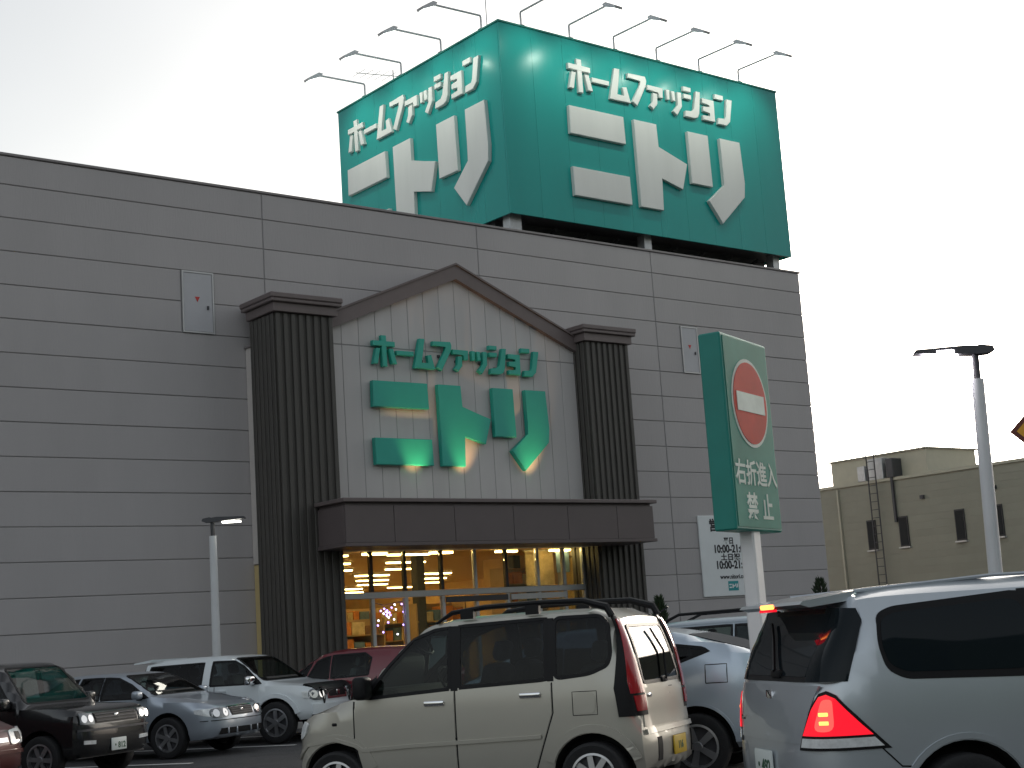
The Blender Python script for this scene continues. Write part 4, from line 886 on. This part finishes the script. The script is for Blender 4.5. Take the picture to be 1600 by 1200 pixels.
for q in (1, -1): v.patch('rear_window_corner', [(q * -a_, b_) for a_, b_ in [(-1.20, 1.12), (-.90, 1.12), (-.86, 1.30), (-.83, 1.47), (-.86, 1.54), (-1.12, 1.56)]], q * 135, .006, 'car_glass', rnd=0, g=.05)
spm = bmesh.new(); prism_bm(spm, [(-1.90, 1.648), (-2.24, 1.605), (-2.26, 1.585), (-2.20, 1.565), (-1.95, 1.59)], -.60, .60, lambda u, z, d: Vector((u, d, z)), .0); spo = link('spoiler', bm_mesh(spm), 'paint_silver_blue', v.root)
box('high_brake_lamp', -2.285, -2.245, -.085, .085, 1.57, 1.60, 'lamp_core', spo, bev=.006)
box('high_brake_lens', -2.275, -2.2455, -.13, .13, 1.553, 1.569, 'lamp_red_lit', spo)
wp = tube('wiper', [v.point(-.05, 1.17, 'rear', .035)[0], v.point(.25, 1.36, 'rear', .03)[0], v.point(.42, 1.46, 'rear', .03)[0]], .011, 'car_black', v.root, 6); v.block('wiper_arm', -.05, 1.165, 'rear', .16, .05, .06, 'car_black', wp)
tg = v.patch('tailgate', [(-.66, .76), (.66, .76), (.60, .84), (.72, 1.10), (-.72, 1.10), (-.60, .84)], 'rear', .004, 'paint_silver_blue', rnd=0)
v.block('badge', 0, 1.02, 'rear', .11, .09, .01, 'chrome', tg); v.block('name_mark', .45, .88, 'rear', .22, .03, .006, 'chrome', tg, .002)
v.plate('rear', 0, .62, 'plate_white', [('・492', .11, -.02)])
for y in (-.58, .58): tube('roof_gutter', [(-1.9, y, 1.645), (-1.0, y * 1.02, 1.69), (.2, y, 1.685)], .012, 'paint_silver_blue', v.root, 6)
v.patch('windscreen', [(-.70, 1.12), (.70, 1.12), (.60, 1.58), (-.60, 1.58)], 'front', .005, 'car_glass')
for q in (1, -1): v.patch('headlamp', [(q * .45, .70), (q * .80, .72), (q * .82, .88), (q * .5, .84)], 'front', .008, 'lamp_clear')

# --- a generic saloon / hatch / wagon outline with its usual pieces
def generic(name, label, loc, ang, paint_, side, cross, plan, axles, rw, track, wins, screen, rearw, doors, glass='car_glass', spokes=6, k=.08):
    xr_ = min(p[0] for w_ in wins for p in w_); xf_ = max(p[0] for w_ in wins for p in w_); zb_ = min(p[1] for w_ in wins for p in w_)
    c = Car(name, label, loc, ang, side, cross, plan, paint_, axles, rw, track, spokes=spokes, k=k, cabin=(xr_ - .1, xf_ + .02, zb_ - .24), cuts=[(w_, 'side', 0) for w_ in wins] + [(screen, 'front', 1)] + ([(rearw, 'rear', 1)] if rearw else []))
    c.fit_cabin(.1, -.75, zb_ - .20, .36)
    for sd_ in ('left', 'right'):
        for i_, w_ in enumerate(wins): c.window(w_, sd_, glass if i_ else 'clear', rnd=0)
        for dp, hnd in doors:
            d_ = c.patch('door', dp, sd_, .005, paint_, rnd=0); c.handle(*hnd, sd_, d_, paint_)
            xs = min(p[0] for p in dp) - .008; c.ribbon('door_seal', [(xs, min(p[1] for p in dp)), (xs, max(p[1] for p in dp))], sd_, .012, .0015, 'car_black')
    if screen: c.window(screen, 'front', 'car_glass_green', name='windscreen')
    if rearw: c.window(rearw, 'rear', name='rear_window')
    return c
CROSS = lambda W, H, zb, tum=.12: [(W - .12, .2), (W - .02, .28), (W, .5), (W, zb - .15), (W - .015, zb), (W - .05, zb + .08), (W - tum - .06, H - .14), (W - tum - .13, H - .04), (W - tum - .26, H), (0, H + .01)]
PLAN = lambda L_, W: [(-L_, 0), (-L_ + .03, W * .55), (-L_ + .12, W * .86), (-L_ + .4, W), (L_ - .6, W), (L_ - .2, W * .93), (L_ - .06, W * .66), (L_, 0)]

# black boxy car
v = generic('black_boxy_car', 'black boxy car with upright windscreen and squared headlamps at the lower left', (7.97, 21.55), -60.6, 'paint_black',
    [(-1.85, .25), (-1.90, .5), (-1.88, 1.0), (-1.80, 1.45), (-1.66, 1.60), (-1.2, 1.635), (.2, 1.625), (.42, 1.56), (.72, 1.22), (.92, 1.00), (1.2, .985), (1.62, .95), (1.80, .90), (1.87, .78), (1.90, .50), (1.85, .24)],
    CROSS(.845, 1.63, 1.0, .09), [(-1.9, 0), (-1.88, .7), (-1.72, .845), (1.62, .845), (1.83, .79), (1.885, .55), (1.9, 0)], (1.22, -1.28), .31, .75,
    [[(-.78, 1.03), (-.04, 1.02), (-.04, 1.50), (-.78, 1.50)], [(0, 1.02), (.74, 1.02), (.36, 1.46), (.22, 1.50), (0, 1.50)], [(-1.62, 1.05), (-.84, 1.04), (-.84, 1.50), (-1.55, 1.48)]],
    [(-.68, 1.05), (.68, 1.05), (.56, 1.54), (-.56, 1.54)], [(-.6, 1.02), (.6, 1.02), (.55, 1.5), (-.55, 1.5)],
    [([(0, .35), (.78, .35), (.86, .7), (.82, 1.0), (0, 1.0)], (.14, .93)), ([(-.02, .35), (-.02, 1.0), (-.80, 1.0), (-.80, .65), (-.62, .35)], (-.64, .93))], k=.055)
for q in (1, -1):
    v.headlamp([(q * .50, .73), (q * .745, .74), (q * .745, .885), (q * .50, .875)], 0)
    v.patch('fog_lamp', [(q * .48, .47), (q * .70, .48), (q * .70, .53), (q * .48, .52)], 'front', .008, 'lamp_clear', rnd=0)
    v.mirror(.70, 1.04, 'left' if q > 0 else 'right', 'paint_black', (.12, .18, .17))
g_ = v.patch('grille', [(-.46, .74), (.46, .74), (.46, .88), (-.46, .88)], 'front', .004, 'car_black', rnd=0)
for z in (.77, .81, .85): v.ribbon('grille_bar', [(-.45, z), (.45, z)], 'front', .016, .012, 'steel_dark', g_)
v.block('badge', 0, .815, 'front', .08, .07, .02, 'chrome', g_); v.plate('front', 0, .44, 'plate_white', [('・812', .11, -.02)])
v.ribbon('bumper_trim', [(-.78, .66), (.78, .66)], 'front', .03, .010, 'steel_dark'); v.ribbon('bumper_trim', [(-.72, .30), (.72, .30)], 'front', .05, .010, 'steel_dark')

# silver saloon
v = generic('silver_saloon', 'silver saloon with clear headlamps parked between the black car and the white off-roader', (10.74, 23.74), -60.6, 'paint_silver',
    [(-2.2, .26), (-2.28, .5), (-2.25, .88), (-2.1, .96), (-1.55, 1.0), (-1.3, 1.12), (-.85, 1.33), (-.5, 1.375), (.1, 1.38), (.4, 1.34), (.75, 1.16), (1.1, .955), (1.5, .90), (1.95, .82), (2.18, .73), (2.27, .55), (2.28, .38), (2.2, .22)],
    CROSS(.85, 1.375, .93), PLAN(2.28, .85), (1.36, -1.3), .315, .75,
    [[(-.42, .96), (.06, .95), (.06, 1.29), (-.35, 1.29)], [(.10, .95), (1.0, .95), (.64, 1.16), (.36, 1.27), (.10, 1.29)], [(-1.2, .98), (-.47, .965), (-.42, 1.29), (-.75, 1.26)]],
    [(-.70, .985), (.70, .985), (.57, 1.31), (-.57, 1.31)], [(-.62, 1.05), (.62, 1.05), (.5, 1.3), (-.5, 1.3)],
    [([(.10, .32), (.95, .32), (1.03, .6), (1.0, .93), (.10, .93)], (.24, .85)), ([(.08, .32), (.08, .93), (-.86, .93), (-.86, .7), (-.75, .32)], (-.66, .86))])
for q in (1, -1):
    v.headlamp([(q * .37, .595), (q * .56, .575), (q * .745, .60), (q * .745, .715), (q * .56, .735), (q * .37, .72)])
    v.patch('turn_lamp', [(2.12, .60), (1.86, .66), (1.84, .72), (2.12, .73)], 'left' if q > 0 else 'right', .010, 'lamp_clear', rnd=0)
    v.mirror(.88, .98, 'left' if q > 0 else 'right', 'paint_silver', (.12, .18, .13))
g_ = v.patch('grille', [(-.30, .60), (.30, .60), (.33, .72), (-.33, .72)], 'front', .008, 'car_black', rnd=0)
for z in (.63, .66, .69): v.ribbon('grille_bar', [(-.29, z), (.29, z)], 'front', .012, .014, 'steel_dark', g_)
v.ribbon('grille_surround', [(-.34, .735), (.34, .735)], 'front', .022, .016, 'chrome', g_); v.block('badge', 0, .67, 'front', .07, .06, .02, 'chrome', g_)
v.patch('bumper_intake', [(-.62, .33), (.62, .33), (.58, .42), (-.58, .42)], 'front', .004, 'car_black', rnd=0)
for q in (-.42, -.2, .2, .42): v.block('intake_fin', q, .375, 'front', .03, .09, .03, 'paint_silver')
v.ribbon('bumper_line', [(-.84, .545), (.84, .545)], 'front', .014, .002, 'car_black')

# white off-roader
v = generic('white_offroader', 'white off-roader with black bonnet guard and chrome grille parked before the store wall', (13.15, 24.47), -60.6, 'paint_white',
    [(-1.62, .38), (-1.68, .6), (-1.66, 1.0), (-1.57, 1.30), (-1.44, 1.47), (-1.1, 1.53), (-.4, 1.55), (.25, 1.53), (.5, 1.44), (.85, 1.17), (1.08, 1.03), (1.4, 1.0), (1.85, .95), (2.05, .86), (2.10, .62), (2.08, .42), (1.9, .36)],
    CROSS(.84, 1.55, 1.0), [(-1.70, 0), (-1.67, .46), (-1.58, .72), (-1.3, .84)] + PLAN(2.08, .84)[4:], (1.28, -1.1), .35, .74,
    [[(-.02, 1.02), (1.0, 1.02), (.62, 1.32), (.42, 1.42), (-.02, 1.43)], [(-1.36, 1.08), (-.20, 1.04), (-.20, 1.42), (-1.30, 1.40)]],
    [(-.70, 1.06), (.70, 1.06), (.58, 1.47), (-.58, 1.47)], [(-.55, 1.05), (.55, 1.05), (.5, 1.42), (-.5, 1.42)],
    [([(.08, .42), (.88, .42), (.98, .7), (.96, 1.0), (.08, 1.0)], (.22, .92)), ([(.06, .42), (.06, 1.0), (-.58, 1.0), (-.58, .42)], (-.42, .92))], spokes=6)
for q in (1, -1):
    v.headlamp([(q * .42, .70), (q * .58, .68), (q * .74, .71), (q * .74, .86), (q * .58, .89), (q * .42, .87)])
    v.patch('turn_lamp', [(2.02, .70), (1.80, .74), (1.78, .84), (2.02, .87)], 'left' if q > 0 else 'right', .010, 'lamp_clear', rnd=0)
    v.mirror(.86, 1.06, 'left' if q > 0 else 'right', 'chrome', (.12, .20, .16))
    sd_ = 'left' if q > 0 else 'right'
    for ax in (1.28, -1.1): v.ribbon('arch_flare', [(ax + .44 * math.cos(t), .36 + .44 * math.sin(t)) for t in np.linspace(.3, math.pi - .3, 16)], sd_, .08, .03, 'paint_white')
g_ = v.patch('grille', [(-.34, .69), (.34, .69), (.36, .89), (-.36, .89)], 'front', .010, 'chrome', rnd=0)
v.patch('grille_mesh', [(-.28, .73), (.28, .73), (.30, .85), (-.30, .85)], 'front', .016, 'car_black', g_, rnd=0); v.block('badge', 0, .79, 'front', .10, .08, .02, 'chrome', g_, off=.016)
v.patch('bonnet_guard', [(1.78, -.72), (1.78, .72), (2.02, .58), (2.02, -.58)], 'top', .018, 'car_black', rnd=0)
v.patch('bumper', [(-.70, .46), (.70, .46), (.70, .62), (-.70, .62)], 'front', .03, 'paint_white', rnd=0, thick=.04); v.patch('lower_bumper', [(-.68, .40), (.68, .40), (.68, .455), (-.68, .455)], 'front', .02, 'car_black', rnd=0)
spm = bmesh.new(); prism_bm(spm, [(-1.37, 1.535), (-1.74, 1.49), (-1.75, 1.465), (-1.42, 1.485)], -.56, .56, lambda u, z, d: Vector((u, d, z))); link('roof_spoiler', bm_mesh(spm), 'paint_white', v.root)

# dark red car at the left edge
v = generic('dark_red_car', 'dark red car cut by the left edge of the photo beside the black car', (5.42, 19.75), -60.6, 'paint_maroon',
    [(-2.0, .26), (-2.05, .5), (-2.0, 1.0), (-1.8, 1.35), (-1.4, 1.48), (.1, 1.50), (.4, 1.44), (.75, 1.2), (1.0, 1.0), (1.5, .94), (1.85, .86), (2.03, .74), (2.08, .5), (2.0, .24)],
    CROSS(.84, 1.5, .97), PLAN(2.08, .84), (1.26, -1.26), .31, .745,
    [[(-.8, 1.0), (-.02, .99), (-.02, 1.38), (-.8, 1.38)], [(.02, .99), (.92, .99), (.52, 1.28), (.30, 1.38), (.02, 1.39)]],
    [(-.68, 1.03), (.68, 1.03), (.56, 1.42), (-.56, 1.42)], [(-.6, 1.0), (.6, 1.0), (.5, 1.38), (-.5, 1.38)],
    [([(.02, .34), (.86, .34), (.94, .66), (.92, .96), (.02, .96)], (.18, .88))])
for q in (1, -1):
    hl = v.patch('headlamp', [(q * .40, .64), (q * .78, .66), (q * .80, .84), (q * .42, .80)], 'front', .010, 'lamp_clear', rnd=1)
    v.patch('headlamp_insert', [(q * .52, .69), (q * .62, .69), (q * .62, .78), (q * .52, .78)], 'front', .015, 'car_black', hl, rnd=0)
v.ribbon('bumper_trim', [(-.82, .56), (.82, .56)], 'front', .05, .018, 'paint_maroon'); v.plate('front', 0, .42, 'plate_white', []); v.ribbon('grille_bar', [(-.36, .70), (.36, .70)], 'front', .06, .008, 'chrome')

# red hatchback before the entrance
v = generic('red_hatchback', 'dark red hatchback standing before the left entrance pillar, behind the white off-roader', (15.29, 23.83), 120.7, 'paint_red',
    [(-1.82, .26), (-1.9, .5), (-1.86, .92), (-1.72, 1.15), (-1.45, 1.45), (-1.3, 1.50), (-.6, 1.535), (.1, 1.51), (.4, 1.42), (.95, 1.08), (1.15, .98), (1.6, .88), (1.85, .72), (1.9, .45), (1.84, .24)],
    CROSS(.84, 1.53, .98), PLAN(1.9, .84), (1.22, -1.2), .31, .745,
    [[(-.62, 1.03), (.12, 1.0), (.12, 1.40), (-.52, 1.41), (-.66, 1.32)], [(.17, 1.0), (.62, .99), (.42, 1.31), (.30, 1.36), (.17, 1.39)], [(.66, .99), (.98, .98), (.52, 1.30)]],
    [(-.66, 1.04), (.66, 1.04), (.54, 1.42), (-.54, 1.42)], [(-.64, 1.06), (.64, 1.06), (.56, 1.44), (-.56, 1.44)],
    [([(.06, .34), (.84, .34), (.94, .7), (.92, .98), (.06, .99)], (.2, .9)), ([(.04, .34), (.04, .99), (-.78, 1.0), (-.78, .7), (-.66, .34)], (-.6, .91))])
for q in (1, -1):
    v.patch('tail_lamp', [(q * .60, .80), (q * .82, .80), (q * .82, 1.03), (q * .66, 1.03)], 'rear', .010, 'lamp_red', rnd=0); v.patch('tail_lamp', [(-1.62, .82), (-1.9, .80), (-1.88, 1.03), (-1.75, 1.03)], 'left' if q > 0 else 'right', .010, 'lamp_red', rnd=0)
    v.patch('headlamp', [(q * .45, .66), (q * .78, .68), (q * .76, .82), (q * .5, .78)], 'front', .008, 'lamp_clear')
wp = tube('wiper', [v.point(0, 1.09, 'rear', .03)[0], v.point(.28, 1.2, 'rear', .03)[0]], .012, 'car_black', v.root, 6)

# pale blue-silver fastback hatch behind the beige wagon
v = generic('pale_blue_fastback', 'pale silver blue fastback hatchback half hidden between the beige wagon and the minivan', (10.97, 12.45), 120.7, 'paint_pale_blue',
    [(-2.1, .26), (-2.2, .5), (-2.18, .85), (-2.14, 1.12), (-2.02, 1.20), (-1.6, 1.32), (-1.1, 1.46), (-.5, 1.55), (-.1, 1.565), (.25, 1.53), (.6, 1.34), (1.3, .98), (1.7, .86), (2.05, .72), (2.18, .5), (2.1, .24)],
    CROSS(.86, 1.565, 1.0), PLAN(2.2, .86), (1.38, -1.33), .32, .76,
    [[(-.68, 1.03), (.02, .99), (.02, 1.34), (-.5, 1.32), (-.68, 1.29)], [(.06, .99), (1.15, .95), (.66, 1.2), (.34, 1.33), (.06, 1.35)], [(-.73, 1.07), (-1.1, 1.12), (-1.50, 1.25), (-1.42, 1.28), (-.73, 1.38)]],
    [(-.68, 1.0), (.68, 1.0), (.56, 1.40), (-.56, 1.40)], None,
    [([(.04, .34), (.98, .34), (1.04, .7), (1.0, .94), (.04, .97)], (.2, .88)), ([(.02, .34), (.02, .97), (-.84, 1.0), (-.84, .7), (-.76, .34)], (-.66, .9))], spokes=5)
v.patch('hatch_glass', [(-1.25, -.56), (-1.25, .56), (-1.98, .62), (-1.98, -.62)], 'top', .006, 'car_glass', rnd=1)
v.patch('vertical_glass', [(-.6, .90), (.6, .90), (.62, 1.06), (-.62, 1.06)], 'rear', .005, 'car_glass', rnd=0)
spm = bmesh.new(); prism_bm(spm, [(-1.98, 1.235), (-2.17, 1.225), (-2.17, 1.20), (-1.98, 1.20)], -.70, .70, lambda u, z, d: Vector((u, d, z))); link('spoiler', bm_mesh(spm), 'paint_pale_blue', v.root)
v.patch('fuel_lid', [(-1.47, .94), (-1.47, 1.10), (-1.67, 1.10), (-1.67, .94)], 'left', .004, 'paint_pale_blue', rnd=1); v.ribbon('lid_gap', [(-1.46, .93), (-1.46, 1.11), (-1.68, 1.11), (-1.68, .93), (-1.46, .93)], 'left', .010, .0015, 'car_black')
tube('aerial', [(-.62, .0, 1.54), (-.92, .0, 1.72)], .010, 'car_black', v.root, 6)
for q in (1, -1):
    v.patch('tail_lamp', [(q * .64, .72), (q * .84, .72), (q * .82, 1.05), (q * .68, 1.05)], 'rear', .010, 'lamp_red', rnd=0)
    v.ribbon('arch_lip', [(-1.33 + .40 * math.cos(t), .33 + .40 * math.sin(t)) for t in np.linspace(.3, math.pi - .3, 16)], 'left' if q > 0 else 'right', .03, .006, 'paint_pale_blue')

# grey wagon behind it, only its roof in view
v = generic('grey_wagon', 'grey wagon with thin black roof rail, only its roof showing behind the pale blue fastback', (14.6, 14.6), 120.7, 'paint_grey',
    [(-2.2, .26), (-2.28, .5), (-2.22, .95), (-2.0, 1.4), (-1.85, 1.56), (-1.0, 1.62), (-.1, 1.60), (.3, 1.53), (.7, 1.34), (1.2, 1.02), (1.7, .92), (2.1, .78), (2.25, .5), (2.2, .24)],
    CROSS(.86, 1.60, 1.0), PLAN(2.27, .86), (1.4, -1.35), .32, .76,
    [[(-.80, 1.04), (-.02, 1.02), (-.02, 1.47), (-.80, 1.48)], [(.02, 1.02), (1.0, 1.0), (.6, 1.30), (.35, 1.44), (.02, 1.47)], [(-1.85, 1.08), (-.85, 1.05), (-.85, 1.48), (-1.75, 1.46)]],
    [(-.68, 1.05), (.68, 1.05), (.56, 1.48), (-.56, 1.48)], [(-.6, 1.05), (.6, 1.05), (.55, 1.5), (-.55, 1.5)],
    [([(.02, .36), (.96, .36), (1.02, .7), (1.0, 1.0), (.02, 1.0)], (.2, .9))])
for y in (-.62, .62): tube('roof_rail', [(.1, y, 1.57), (-.1, y, 1.655), (-1.0, y, 1.67), (-1.7, y, 1.645), (-1.85, y, 1.56)], .02, 'car_black', v.root, 8)
